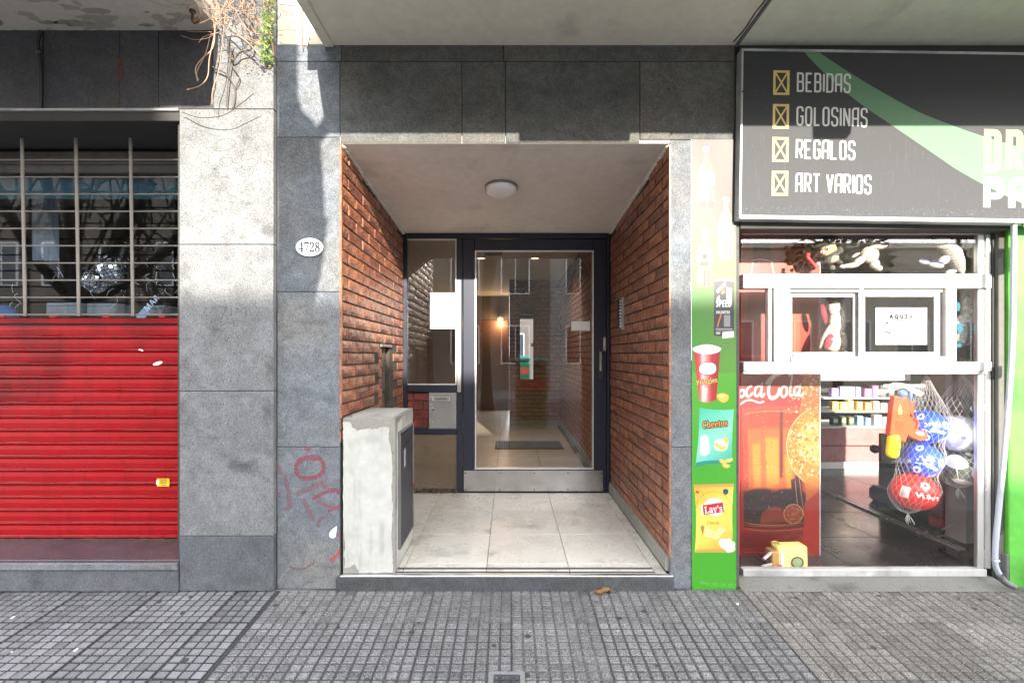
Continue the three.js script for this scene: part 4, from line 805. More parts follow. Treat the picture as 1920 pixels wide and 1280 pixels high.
  const fold = new THREE.PlaneGeometry(0.17, 0.42, 40, 4); for (let i = 0; i < fold.attributes.position.count; i++) fold.attributes.position.setZ(i, 0.014 * Math.sin(fold.attributes.position.getX(i) * 190)); fold.computeVertexNormals();
  mesh('cloth', metric(fold), std(C(0.30, 0.34, 0.42), 0.9, { side: THREE.DoubleSide }), mq); mq.position.set(px(85, -0.7), py(430, -0.7), -0.7);
}
{ // hook and climbing plant in the gap between the balconies
  const h = thing('iron_hook', 'rusty iron hook under the left balcony edge beside the dry vine', 'hook');
  const z = 0.17, hx = (x) => px(x, z), hy = (y) => py(y, z);
  mesh('bent_rod', tube([V(hx(360), 2.915, z), V(hx(361), hy(20), z), V(hx(360), hy(38), z), V(hx(364), hy(43), z), V(hx(370), hy(41), z), V(hx(372), hy(33), z)], 0.006, 40, 8), M.rust, h);
  mesh('anchor', cyl(0.014, 0.014, 0.01, 12).translate(hx(360), 2.908, z), M.rust, h);
  const v = thing('climbing_plant', 'dry tangled creeper with green leaves hanging in the gap left of the doorway', 'plant');
  const q = rng(88), dry = [], wood = [], leaf = [], lf = (x, y, zz, s) => {
    const g = new THREE.CircleGeometry(s, 6); g.scale(0.75, 1.15, 1); const p = g.attributes.position; for (let i = 0; i < p.count; i++) p.setZ(i, 0.25 * Math.abs(p.getX(i)));
    g.computeVertexNormals(); g.rotateX((q() - 0.5) * 2).rotateY((q() - 0.5) * 2).rotateZ(q() * 6.28).translate(x, y, zz); return clean(g);
  };
  // matted dry mass
  for (let i = 0; i < 150; i++) {
    const a = V(px(385 + q() * 100, 0.14), 3.2 + q() * 0.3, 0.1 + q() * 0.16); let p = a.clone(); const pts = [p.clone()];
    let dx = (q() - 0.5) * 0.2, dy = -0.12 - q() * 0.08;
    const n = 3 + Math.floor(q() * 4);
    for (let k = 0; k < n; k++) { p = p.clone().add(V(dx + (q() - 0.5) * 0.16, dy + 0.05 * k, (q() - 0.5) * 0.08)); p.z = Math.max(0.05, p.z); pts.push(p); dx = dx * 0.4 + (q() - 0.5) * 0.2; }
    if (p.y < 2.74) continue;
    dry.push(tube(pts, 0.0007 + q() * 0.001, n * 6, 4));
  }
  const im = (list) => list.map(([x, y, zz = 0.12]) => V(px(x, zz), py(y, zz), zz));
  const twig = (list, r) => dry.push(tube(im(list), r, 40, 5));
  twig([[372, -40], [400, 40], [398, 90], [378, 110], [366, 128], [370, 152]], 0.003); twig([[405, -30], [402, 60], [392, 110], [388, 145], [375, 160], [350, 168]], 0.0028);
  twig([[395, 60], [385, 100], [368, 138], [372, 150]], 0.002); twig([[430, -40], [418, 60], [410, 130], [398, 170], [397, 195]], 0.0022); twig([[420, 40], [440, 60], [470, 85], [488, 105]], 0.0035);
  twig([[360, 36], [400, 37], [430, 34], [470, 60]], 0.003); twig([[412, 60], [380, 70], [372, 80]], 0.0022);
  const wtwig = (list, r) => wood.push(tube(im(list), r, 40, 6));
  wtwig([[418, 60, 0.09], [432, 90, 0.07], [428, 140, 0.06], [424, 200, 0.05]], 0.0032); wtwig([[430, 70, 0.09], [427, 100, 0.07], [436, 112, 0.06], [450, 97, 0.07], [470, 92, 0.07], [472, 78, 0.08], [462, 55, 0.09]], 0.004);
  wtwig([[398, 125, 0.06], [425, 140, 0.05], [440, 168, 0.04], [438, 196, 0.04], [436, 203, 0.04]], 0.0042); wtwig([[440, 168, 0.04], [448, 145, 0.05], [436, 125, 0.05], [430, 100, 0.06]], 0.003); wtwig([[455, -40, 0.1], [452, 20, 0.09], [470, 40, 0.09], [466, 62, 0.08]], 0.004);
  wtwig([[340, 210, 0.06], [375, 220, 0.09], [420, 215, 0.12], [450, 195, 0.14], [475, 175, 0.16]], 0.0022);
  mesh('dry_tendrils', join(dry), std(C(0.34, 0.22, 0.15), 0.9), v);
  mesh('woody_stems', join(wood), std(C(0.10, 0.075, 0.055), 0.9), v);
  for (let i = 0; i < 330; i++) { const t = q(), y = -60 + 172 * t ** 0.8, x = 492 + 12 * Math.sin(t * 5) * 0.5 + t * 12 + (q() - 0.5) * (26 - 12 * t); leaf.push(lf(px(x, 0.08), py(y, 0.08), 0.04 + q() * 0.07, 0.004 + q() * 0.006)); }
  for (let i = 0; i < 60; i++) leaf.push(lf(px(500 + (q() - 0.5) * 30, 0.07), py(95 + q() * 24, 0.07), 0.045 + q() * 0.04, 0.003 + q() * 0.003));
  stuff(mesh('leaves', join(leaf), phys(C(0.16, 0.26, 0.035), 0.6, { transmission: 0.3, thickness: 0, side: THREE.DoubleSide }), v));
  const dead = []; for (let i = 0; i < 170; i++) dead.push(lf(px(455 + q() * 60, 0.07), py(20 + q() * 110, 0.07), 0.045 + q() * 0.06, 0.002 + q() * 0.004));
  for (const [x, y] of [[580, 72], [578, 82], [582, 86], [576, 90], [580, 96]]) dead.push(lf(px(x, 0.03), py(y, 0.03), 0.03, 0.006));
  stuff(mesh('dead_leaves', join(dead), std(C(0.28, 0.16, 0.07), 0.9, { side: THREE.DoubleSide }), v));
  mesh('stem', join([tube(im([[498, -60, 0.06], [500, 20, 0.06], [508, 70, 0.05], [514, 105, 0.05]]), 0.004, 30, 6), tube(im([[566, 10, 0.02], [567, 45, 0.02], [566, 75, 0.02], [568, 92, 0.015]]), 0.0028, 30, 5), tube(im([[583, 55, 0.02], [574, 70, 0.02], [568, 80, 0.02]]), 0.0022, 20, 5)]), std(C(0.16, 0.11, 0.06), 0.9), v);
}

// ================================================================ KIOSK: printed banner on the pier, sign, window
{ // banner, drawn in photo units of 83 x 841
  const t = canvasTex(330, 2048, (c, W, H) => {
    c.scale(W / 83, H / 841); c.lineJoin = c.lineCap = 'round';
    const f = (s, p) => { c.fillStyle = s; c.fill(new Path2D(p)); }, st = (s, w, p) => { c.strokeStyle = s; c.lineWidth = w; c.stroke(new Path2D(p)); };
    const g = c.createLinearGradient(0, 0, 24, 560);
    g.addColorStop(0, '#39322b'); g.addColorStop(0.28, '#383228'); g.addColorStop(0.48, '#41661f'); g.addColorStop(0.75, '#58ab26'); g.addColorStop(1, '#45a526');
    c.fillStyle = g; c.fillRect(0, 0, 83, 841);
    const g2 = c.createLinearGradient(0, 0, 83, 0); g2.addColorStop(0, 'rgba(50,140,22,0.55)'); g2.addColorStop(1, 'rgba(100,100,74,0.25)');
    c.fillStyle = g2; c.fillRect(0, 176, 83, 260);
    // bottles
    const bottle = (x, y, w, h, body, cap, lab) => {
      c.save(); c.translate(x, y); c.scale(w / 20, h / 100);
      f(body, 'M7 6 L7 20 Q2 30 1 40 L1 62 Q3 66 1 70 L1 94 Q2 99 5 100 L8 97 L10 100 L12 97 L15 100 Q18 99 19 94 L19 70 Q17 66 19 62 L19 40 Q18 30 13 20 L13 6 Z'); f(cap, 'M6.4 0 L13.6 0 L13.6 7 L6.4 7 Z'); f(lab, 'M0.8 40 L19.2 40 L19.2 62 L0.8 62 Z');
      st('rgba(255,255,255,0.65)', 1.2, 'M5 28 L5 92'); st('rgba(20,20,16,0.6)', 1.2, 'M10 70 L10 96 M15 70 L15 96'); c.restore();
    };
    bottle(10, 14, 34, 118, '#46423e', '#a8a8a6', '#b4b2ae'); f('#1c1816', 'M13 118 Q20 112 26 118 L26 128 L14 129 Z'); f('#221e1b', 'M29 118 Q36 112 42 118 L41 129 L30 129 Z'); f('rgba(255,255,255,0.3)', 'M22 60 L30 60 L30 116 L22 116 Z');
    bottle(48, 108, 32, 118, '#5c5c5a', '#b8b8b6', '#c0beba'); st('#3a3a38', 1.4, 'M55 168 Q62 158 70 164 L58 170');
    bottle(8, 168, 32, 110, '#50544c', '#b8b8b6', '#8a897a'); f('#10160c', 'M19 216 Q25 210 30 216 L28 224 L20 224 Z'); f('#2c3418', 'M14 228 L32 228 L32 236 L14 236 Z'); st('#4a5030', 0.8, 'M11 211 L11 240 M34 212 L34 240');
    // black energy can
    f('#26262a', 'M42 264 Q60 260 79 264 L79 366 Q60 370 41 366 Z'); f('#b5b5b2', 'M42 262 Q60 257 79 262 L79 266 Q60 262 42 266 Z');
    f('#e8e6e2', 'M46 282 L62 266 L64 272 L48 288 Z'); f('#d9752a', 'M55 286 L60 280 L62 286 L56 290 Z'); f('#dedede', 'M64 276 L75 278 L75 306 L66 308 Z'); f('#9a9a98', 'M46 296 L52 290 L54 304 L47 306 Z');
    c.fillStyle = '#f4f4f4'; c.font = 'bold 14px sans-serif'; c.save(); c.translate(45, 313); c.scale(0.72, 1.25); c.fillText('SPEED', 0, 0); c.restore();
    c.font = 'bold 6px sans-serif'; c.save(); c.translate(45, 325); c.scale(0.8, 1.2); c.fillText('UNLIMITED', 0, 0); c.restore();
    st('#c9663a', 3, 'M55 328 Q50 340 48 350'); f('#8c8c8c', 'M60 328 L72 328 L72 350 L60 350 Z'); st('#d8d8d8', 1, 'M45 354 L76 354 M45 357 L76 357'); f('#eeeeee', 'M57 360 L79 358 L79 370 L57 372 Z'); f('#c2c2c2', 'M45 360 L53 360 L53 364 L45 364 Z');
    // crisps tube
    const g3 = c.createLinearGradient(2, 0, 54, 0); g3.addColorStop(0, '#b4222a'); g3.addColorStop(0.22, '#d8434a'); g3.addColorStop(0.36, '#f2dcd8'); g3.addColorStop(0.52, '#e08a84'); g3.addColorStop(0.7, '#b92a30'); g3.addColorStop(1, '#96181e');
    c.fillStyle = g3; c.fill(new Path2D('M3 394 L53 394 L46 486 Q30 496 14 488 Z')); f('#f5f3f0', 'M1 390 Q28 376 55 390 Q55 400 28 402 Q1 400 1 390');
    f('#f2efe8', 'M13 430 Q13 416 30 416 Q46 416 46 428 Q46 440 30 440 Q13 440 13 430'); st('#8c1a20', 1, 'M13 430 Q13 416 30 416 Q46 416 46 428 Q46 440 30 440 Q13 440 13 430');
    c.save(); c.translate(9, 460); c.rotate(-0.16); c.font = 'bold 13px serif'; c.lineWidth = 2; c.strokeStyle = '#7c1a18'; c.strokeText('Pringles', 0, 0, 40); c.fillStyle = '#f6dc6a'; c.fillText('Pringles', 0, 0, 40); c.restore();
    f('#eec24a', 'M46 478 Q58 470 68 478 Q72 490 58 492 Q48 488 46 478'); f('#f6dc8a', 'M50 479 Q58 474 65 479 Q62 484 54 484 Z'); f('rgba(240,225,220,0.7)', 'M20 464 L30 464 L28 488 L22 486 Z');
    // teal puffs bag
    const g4 = c.createLinearGradient(0, 505, 83, 615); g4.addColorStop(0, '#3ec0a0'); g4.addColorStop(0.5, '#8fdcc4'); g4.addColorStop(1, '#2da890');
    c.fillStyle = g4; c.fill(new Path2D('M14 501 Q45 508 79 504 Q74 560 76 606 Q40 600 6 613 Q14 560 14 501')); f('#1f8f80', 'M8 604 Q40 596 76 602 L76 607 Q40 602 6 613 Z');
    c.save(); c.translate(20, 540); c.rotate(-0.1); c.font = 'bold 17px serif'; c.lineWidth = 3.4; c.strokeStyle = '#1c2a20'; c.strokeText('Cheetos', 0, 0, 48); c.fillStyle = '#f2a63a'; c.fillText('Cheetos', 0, 0, 48); c.restore();
    f('#f4f6ee', 'M42 566 Q56 552 68 568 Q68 584 54 582 Q40 584 42 566'); for (const [x, y, a] of [[48, 572, 0.4], [58, 577, -0.3], [64, 562, 0.9], [58, 602, 0.3], [70, 600, -0.4], [64, 610, 0.1]]) { c.save(); c.translate(x, y); c.rotate(a); f('#eec65a', 'M-7 -3 Q0 -5 7 -2 Q9 2 3 4 Q-8 4 -7 -3'); c.restore(); }
    f('#f0f6f0', 'M16 556 Q24 548 30 556 L34 584 Q24 596 16 588 Z');
    // yellow crisps bag
    const g5 = c.createLinearGradient(5, 645, 80, 770); g5.addColorStop(0, '#d8ac34'); g5.addColorStop(0.4, '#f2d864'); g5.addColorStop(0.7, '#eed05a'); g5.addColorStop(1, '#c89a2c');
    c.fillStyle = g5; c.fill(new Path2D('M3 645 L79 643 Q72 700 79 772 L5 772 Q12 700 3 645')); f('#c8a24a', 'M3 645 L79 643 L78 649 L4 651 Z'); f('#c8a24a', 'M5 766 L79 766 L79 772 L5 772 Z');
    f('#fbf6e4', 'M22 690 Q24 668 44 670 Q64 672 60 694 Q44 716 22 690'); f('#c41c22', 'M18 684 L58 678 L60 696 L20 702 Z'); f('#ffffff', 'M17 683 L20 682 L22 702 L19 703 Z');
    c.save(); c.translate(24, 699); c.rotate(-0.1); c.font = 'bold 18px serif'; c.fillStyle = '#ffffff'; c.fillText("Lay's", 0, 0, 34); c.restore();
    c.font = '6.6px sans-serif'; c.fillStyle = '#4a3a10'; c.fillText('Clásicas', 28, 719); f('#3a4a6a', 'M58 655 Q63 651 68 655 Q70 662 63 664 Q57 662 58 655'); f('#c03a30', 'M7 656 L14 658 L13 662 L7 660 Z');
    for (const [x, y] of [[26, 728], [36, 733], [48, 736], [32, 739], [44, 742], [56, 730]]) { c.save(); c.translate(x, y); f('#f3e09a', 'M-10 -2 Q0 -8 10 -1 Q8 7 -2 6 Q-10 4 -10 -2'); st('#d8b458', 0.7, 'M-10 -2 Q0 -8 10 -1 Q8 7 -2 6 Q-10 4 -10 -2'); c.restore(); }
    f('#a88a40', 'M16 724 Q22 718 24 726 L20 740 Z'); f('#eef0ea', 'M50 752 Q56 742 62 748 Q70 742 74 750 Q84 752 80 760 Q84 770 74 770 Q66 776 62 766 Q52 764 50 752');
    for (let i = 0; i < 26; i++) { c.fillStyle = '#8a7020'; c.save(); c.translate(41, 690); c.rotate(-1.25 + i * 0.1); c.fillRect(-0.5, -33, 1.4, 1.5); c.restore(); }
    const pq = rng(14);
    for (let i = 0; i < 22; i++) { const y = 505 + pq() * 100; st('rgba(255,255,255,' + 0.22 * pq() + ')', 0.5 + pq(), 'M' + (10 + pq() * 60) + ' ' + y + ' l' + (4 + pq() * 9) + ' ' + (pq() - 0.5) * 14); }
    for (let i = 0; i < 30; i++) { const y = 652 + pq() * 114, side = pq() < 0.5 ? 5 + pq() * 14 : 64 + pq() * 12; st((pq() < 0.5 ? 'rgba(255,250,210,' : 'rgba(150,100,10,') + 0.35 * pq() + ')', 0.6 + pq() * 1.4, 'M' + side + ' ' + y + ' l' + (pq() - 0.5) * 12 + ' ' + (6 + pq() * 14)); }
    for (let i = 0; i < 5200; i++) { c.fillStyle = pq() < 0.5 ? 'rgba(255,255,255,0.05)' : 'rgba(20,30,10,0.07)'; c.fillRect(pq() * 83, pq() * 841, 0.5 + pq() * 0.7, 0.5 + pq() * 0.9); }
    for (let i = 0; i < 40; i++) st('rgba(235,240,230,' + 0.3 * pq() + ')', 0.3, 'M' + pq() * 83 + ' ' + pq() * 841 + ' l' + (pq() - 0.5) * 16 + ' ' + (pq() - 0.5) * 20);
  });
  const b = thing('printed_banner', 'tall green and beige printed banner of drinks and crisps on the pier beside the kiosk', 'banner');
  const x0 = px(1297), x1 = px(1380), y0 = py(1104), y1 = py(262);
  const g = new THREE.PlaneGeometry(x1 - x0, y1 - y0, 10, 80).translate((x0 + x1) / 2, (y0 + y1) / 2, 0), q = rng(6), p = g.attributes.position;
  for (let i = 0; i < p.count; i++) { const y = p.getY(i); p.setZ(i, 0.0045 + 0.0008 * Math.sin(y * 9 + p.getX(i) * 20) + (y < 0.06 ? 0.004 * Math.sin(p.getX(i) * 40) ** 2 : 0)); }
  g.computeVertexNormals();
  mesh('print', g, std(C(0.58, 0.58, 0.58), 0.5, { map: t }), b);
  mesh('white_margin', sheet(x0 - 0.004, x0 - 0.0002, 1.2, y1, 0.003), M.paper, b);
  const tr = []; for (let k = 0; k < 3; k++) tr.push(tube([V(x0, 0.05 - k * 0.004, 0.006), V(mix(x0, x1, 0.4), 0.036 - k * 0.006, 0.0075), V(x1, 0.028 - k * 0.008, 0.006)], 0.0012, 12, 4));
  mesh('crease', join(tr), M.green, b);
}
const GLYPH = {
  A: 'M0 2 L0 .4 Q0 0 .4 0 L1 0 L1 2 M0 1.15 L1 1.15', B: 'M0 .95 L.7 .95 M0 0 L.65 0 Q.95 0 .95 .3 L.95 .65 Q.95 .95 .7 .95 Q1 .95 1 1.25 L1 1.7 Q1 2 .7 2 L0 2 Z', E: 'M1 0 L0 0 L0 2 L1 2 M0 1 L.8 1', I: 'M0 0 L0 2',
  D: 'M0 0 L.6 0 Q1 0 1 .4 L1 1.6 Q1 2 .6 2 L0 2 Z', S: 'M1 .45 L1 .4 Q1 0 .6 0 L.4 0 Q0 0 0 .4 L0 .6 Q0 .88 .3 .95 L.7 1.05 Q1 1.12 1 1.4 L1 1.6 Q1 2 .6 2 L.4 2 Q0 2 0 1.6 L0 1.5',
  G: 'M1 .5 L1 .4 Q1 0 .6 0 L.4 0 Q0 0 0 .4 L0 1.6 Q0 2 .4 2 L.6 2 Q1 2 1 1.6 L1 1.05 L.55 1.05', O: 'M.4 0 L.6 0 Q1 0 1 .4 L1 1.6 Q1 2 .6 2 L.4 2 Q0 2 0 1.6 L0 .4 Q0 0 .4 0 Z', L: 'M0 0 L0 2 L.9 2', N: 'M0 2 L0 0 L1 2 L1 0',
  R: 'M0 2 L0 0 L.65 0 Q1 0 1 .35 L1 .7 Q1 1.05 .65 1.05 L0 1.05 M.5 1.05 L1 2', T: 'M-.1 0 L1.1 0 M.5 0 L.5 2', V: 'M0 0 L.5 2 L1 0', P: 'M0 2 L0 0 L.65 0 Q1 0 1 .35 L1 .8 Q1 1.15 .65 1.15 L0 1.15',
};
function lettering(c, text, x, y, w, h, gap, lw, col, slope = 0) {
  c.strokeStyle = col; c.lineJoin = 'miter'; c.miterLimit = 2; c.lineCap = 'butt';
  for (const ch of text) {
    if (ch === ' ') { x += w * 0.9; continue; }
    const p = new Path2D(); p.addPath(new Path2D(GLYPH[ch]), new DOMMatrix([w, slope * w, 0, h / 2, x + lw / 2, y]));
    c.lineWidth = lw; c.stroke(p); x += (ch === 'I' ? 0 : w) + lw + gap; y += slope * (w + lw + gap);
  }
}
const SZ2 = 0.05, sx = (x) => px(x, SZ2), sy = (y) => py(y, SZ2);
{
  const t = canvasTex(2048, 952, (c, W, H) => {
    c.scale(W / 680, H / 316);
    c.fillStyle = '#2e2f32'; c.fillRect(0, 0, 680, 316);
    c.fillStyle = '#587b5e'; c.fill(new Path2D('M114 0 L142 0 Q235 64 330 112 Q440 158 535 180 L680 205 L680 330 L560 300 Q470 262 400 220 Q330 172 262 126 Q180 74 114 0')); 
    const q = rng(23);
    for (let i = 0; i < 260; i++) { c.fillStyle = 'rgba(200,200,200,' + (0.02 + 0.05 * q()) + ')'; const x = q() * 680; c.fillRect(x, 150 + q() * 160, 0.5 + q() * 1.2, 6 + q() * 30); }
    for (let i = 0; i < 1500; i++) { c.fillStyle = 'rgba(225,225,225,' + (0.05 + 0.2 * q()) + ')'; const s = 0.3 + q() * 0.7; c.fillRect(q() * 680, q() < 0.5 ? 298 + q() * 16 : q() * 316, s * (1 + q() * 2), s); }
    const rows = [[36, '#c9b06a', '#c6c6c4', 'BEBIDAS', 101], [101, '#c9b06a', '#c6c6c4', 'GOLOSINAS', 101], [165, '#c9b06a', '#c6c6c4', 'REGALOS', 101], [230, '#c9b06a', '#c6c6c4', 'ART VARIOS', 101]];
    for (const [y, box2, col, word, x] of rows) {
      c.strokeStyle = box2; c.lineWidth = 4.6; c.lineJoin = 'miter'; c.strokeRect(59, y + 2, 26, 43); c.lineWidth = 3.2; c.beginPath(); c.moveTo(60, y + 3); c.lineTo(84, y + 44); c.moveTo(84, y + 3); c.lineTo(60, y + 44); c.stroke();
      lettering(c, word, x, y + 5, 10, 34, 2.6, 3.7, col, 0.012);
    }
    lettering(c, 'DR', 454, 150, 20, 70, 8, 13, '#c9b06a'); lettering(c, 'PA', 454, 242, 26, 52, 8, 13, '#c6c6c4');
  });
  const s = thing('kiosk_sign', 'long black kiosk sign with green swoosh, ticked boxes and the word BEBIDAS on top', 'sign');
  const X0 = sx(1390), X1 = sx(1390) + 680 * (CZ - SZ2) / F, Y0 = sy(403), Y1 = sy(96);
  const g = sheet(X0, X1, Y0, Y1, SZ2);
  mesh('printed_panel', g, std(C(1, 1, 1), 0.72, { map: t }), s);
  mesh('box_body', box(X0, X1, Y0, Y1, 0.003, SZ2 - 0.003, 0.001), M.black, s);
  const fm = std(C(0.55, 0.56, 0.55), 0.45, { metalness: 0.3, map: grimeTex });
  mesh('frame_bar', box(X0 - 0.012, X1, Y1 + 0.001, Y1 + 0.013, 0.003, SZ2 + 0.006, 0.002), fm, s);
  mesh('frame_bar', box(X0 - 0.012, X1, Y0 - 0.022, Y0 - 0.001, 0.003, SZ2 + 0.01, 0.003), fm, s);
  mesh('frame_bar', box(X0 - 0.013, X0 - 0.001, Y0 - 0.02, Y1, 0.003, SZ2 + 0.006, 0.002), fm, s);
  mesh('screw', ball(X0 - 0.004, sy(173), SZ2 + 0.008, 0.005, 0.005, 0.004, 10, 8), M.black, s);
  base(s, X0, Y0, SZ2); s.rotation.z = -0.0145;
}
const KZ = -0.1, kx = (x) => px(x, KZ), ky = (y) => py(y, KZ);
{ // kiosk building: jambs, green pillar, threshold, interior shell
  const k = thing('kiosk_shop', 'kiosk shop front with dark jamb, green pillar and grey threshold right of the doorway', 'shop');
  mesh('lintel', box(PR + 0.024, 2.65, ky(438), sy(405), -0.3, 0.0, 0.004), M.darkWall, k);
  mesh('upper_wall', box(PR + 0.024, 6, sy(405), TOP + 0.15, -0.3, -0.003, 0), M.joint, k);
  const jm = [[1862, 1873, -0.09], [1873.5, 1885, -0.07], [1885.5, 1897, -0.08]].map(([a, b, z]) => box(px(a, z), px(b, z), 0, sy(412), -0.125, z, 0.003));
  mesh('jamb', jm[0], std(C(0.03, 0.036, 0.034), 0.6, { map: grimeTex }), k); mesh('jamb', jm[1], std(C(0.13, 0.13, 0.125), 0.7, { map: peelTex }), k); mesh('jamb', jm[2], std(C(0.04, 0.045, 0.045), 0.7, { map: peelTex }), k);
  mesh('green_pillar', box(px(1893, -0.05), 4.0, -0.02, sy(412), -0.125, -0.05, 0.004), M.green, k); mesh('green_pillar', box(5.05, 6, -0.02, sy(412), -0.3, 0.012, 0.004), M.green, k);
  mesh('lower_skirt', box(px(1886, -0.05), px(1893, -0.05) - 0.001, 0, 0.16, -0.1, -0.045, 0.004), std(C(0.16, 0.16, 0.17), 0.9, { map: concTex }), k);
  const th = new THREE.BufferGeometry(), tv = [];
  const a = [PR + 0.024, 0.001, 0.03], b = [2.62, 0.001, 0.03], c = [2.62, 0.026, KZ + 0.03], d = [PR + 0.024, 0.026, KZ + 0.03], e = [2.62, 0.022, -0.13], f = [PR + 0.024, 0.022, -0.13];
  tv.push(...a, ...b, ...c, ...a, ...c, ...d, ...d, ...c, ...e, ...d, ...e, ...f); th.setAttribute('position', new THREE.BufferAttribute(new Float32Array(tv), 3)); th.computeVertexNormals();
  mesh('threshold', metric(th), std(C(0.22, 0.21, 0.205), 0.95, { map: concTex, bumpMap: brickBump, bumpScale: 0.003 }), k);
  // shell
  const fl = std(C(0.075, 0.065, 0.062), 0.42, { map: stoneDark, roughnessMap: wearRough });
  const q = rng(55);
  for (let i = 0; i < 9; i++) for (let j = 0; j < 9; j++) mesh('floor_tile', box(1.02 + i * 0.46 + 0.002, 1.02 + (i + 1) * 0.46, -0.02, 0.03, -0.135 - (j + 1) * 0.48, -0.135 - j * 0.48 - 0.002, 0.0015, q() * 5, q() * 5), fl, k);
  mesh('interior_shell', join([box(1.0, 1.019, 0, 2.5, -4.5, -0.301, 0), box(1.0, 5.2, 0, 2.5, -3.5, -3.4, 0), box(5.16, 5.3, 0, 2.5, -4.5, -0.301, 0), box(2.9, 4.05, 0.0, 2.5, -0.34, -0.301, 0), box(5.0, 5.3, 0, 2.5, -0.34, -0.301, 0), box(4.05, 5.0, 2.3, 2.5, -0.34, -0.301, 0)]), std(C(0.72, 0.71, 0.72), 0.9, { map: plasterTex }), k);
  mesh('interior_ceiling', box(1.0, 5.3, 2.3, 2.4, -4.6, -0.301, 0), std(C(0.82, 0.82, 0.82), 0.9, { map: plasterTex }), k);
  mesh('floor_track', join([box(2.745, 2.765, 0.031, 0.045, -4, -0.4), box(2.785, 2.80, 0.031, 0.043, -4, -0.4), box(2.765, 2.785, 0.031, 0.034, -4, -0.4)]), M.steel, k);
  mesh('inner_post', box(2.89, 3.04, 0.031, 2.3, -0.64, -0.5, 0.004), std(C(0.42, 0.41, 0.42), 0.8, { map: plasterTex }), k);
}
{ // window of the kiosk
  const w = thing('kiosk_window', 'white framed kiosk window with sliding serving hatch', 'window');
  const fr = (n, x0, x1, y0, y1, z0 = KZ - 0.03, z1 = KZ + 0.012, m = M.whiteMetal, par = w) => mesh(n, box(kx(x0), kx(x1), ky(y1), ky(y0), z0, z1, 0.003), m, par);
  fr('top_rail', 1392, 1858, 432, 438.5, KZ - 0.02, KZ + 0.004, std(C(0.45, 0.40, 0.36), 0.5, { map: grimeTex }));
  fr('upper_rail', 1392, 1856, 514, 541, KZ - 0.05, KZ + 0.014); fr('lower_rail', 1392, 1856, 678, 696, KZ - 0.05, KZ + 0.016); fr('lower_rail_lip', 1392, 1850, 696.3, 701, KZ - 0.03, KZ + 0.01);
  fr('bottom_rail', 1392, 1848, 1066, 1080, KZ - 0.03, KZ + 0.012);
  fr('post', 1449, 1479, 541.2, 677.8, KZ - 0.04, KZ + 0.016); fr('post', 1770, 1790, 541.2, 677.8, KZ - 0.04, KZ + 0.016);
  fr('side_stile', 1440, 1447, 541.2, 677.8, KZ - 0.03, KZ + 0.006);
  fr('right_stile', 1836, 1848, 438.7, 1065.8, KZ - 0.03, KZ - 0.004, M.alu); fr('right_stile', 1848.3, 1858, 438.7, 1065.8, KZ - 0.03, KZ + 0.004, M.steel);
  fr('hatch_track', 1479.2, 1769.8, 541.2, 548, KZ - 0.045, KZ - 0.002, std(C(0.40, 0.36, 0.28), 0.6)); fr('hatch_sill', 1479.2, 1769.8, 668, 677.8, KZ - 0.045, KZ + 0.02);
  for (const [a, b, z] of [[1479.5, 1617, KZ - 0.02], [1614, 1766, KZ - 0.006]]) {
    const s = fr('sliding_pane', a, a + 11, 548.2, 668, z - 0.012, z); const F2 = (x0, x1, y0, y1) => fr('sash_bar', x0, x1, y0, y1, z - 0.012, z + 0.0006, M.whiteMetal, s);
    F2(b - 11, b, 548.2, 668); F2(a + 11.2, b - 11.2, 548.2, 556); F2(a + 11.2, b - 11.2, 660, 668);
    mesh('pane', box(kx(a + 10.8), kx(b - 10.8), ky(660.5), ky(555.5), z - 0.008, z - 0.004, 0), M.glass, s);
  }
  fr('latch_post', 1610, 1619, 541.2, 677, KZ - 0.004, KZ + 0.006, M.alu);
  const P = (x0, x1, y0, y1) => mesh('pane', box(kx(x0), kx(x1), ky(y1), ky(y0), KZ - 0.016, KZ - 0.011, 0), M.glass, w);
  P(1392, 1836, 438, 515); P(1392, 1441, 541, 678); P(1789.8, 1836, 541, 678); P(1392, 1836, 700, 1066.5);
  base(w, kx(1392), ky(1080), KZ);
  const n = thing('paper_notice', 'white paper notice lettered AQUI with an arrow in the right hatch pane', 'notice');
  const t = canvasTex(384, 280, (c) => { c.fillStyle = '#f4f3f0'; c.fillRect(0, 0, 384, 280); c.fillStyle = '#151515'; c.font = 'bold 40px sans-serif'; c.fillText('A Q U I', 104, 82); c.lineWidth = 4.5; c.strokeStyle = '#101010'; c.strokeText('A Q U I', 104, 82); c.fillStyle = '#111'; c.fillRect(260, 48, 9, 22); c.beginPath(); c.moveTo(254, 68); c.lineTo(275, 68); c.lineTo(264, 84); c.fill(); c.fillStyle = '#333'; c.beginPath(); c.arc(84, 116, 9, 0, 7); c.fill(); c.fillRect(70, 178, 22, 10); c.fillRect(94, 186, 18, 12); c.fillStyle = '#777'; for (let i = 0; i < 14; i++) c.fillRect(120 + i * 14, 206, 9, 5); });
  mesh('sheet', sheet(kx(1645), kx(1742), ky(646), ky(576), KZ - 0.0095), std(C(0.34, 0.34, 0.335), 0.8, { map: t }), n);
  mesh('backing', box(kx(1645), kx(1742), ky(646), ky(576), KZ - 0.0102, KZ - 0.0097, 0), M.paper, n);
}
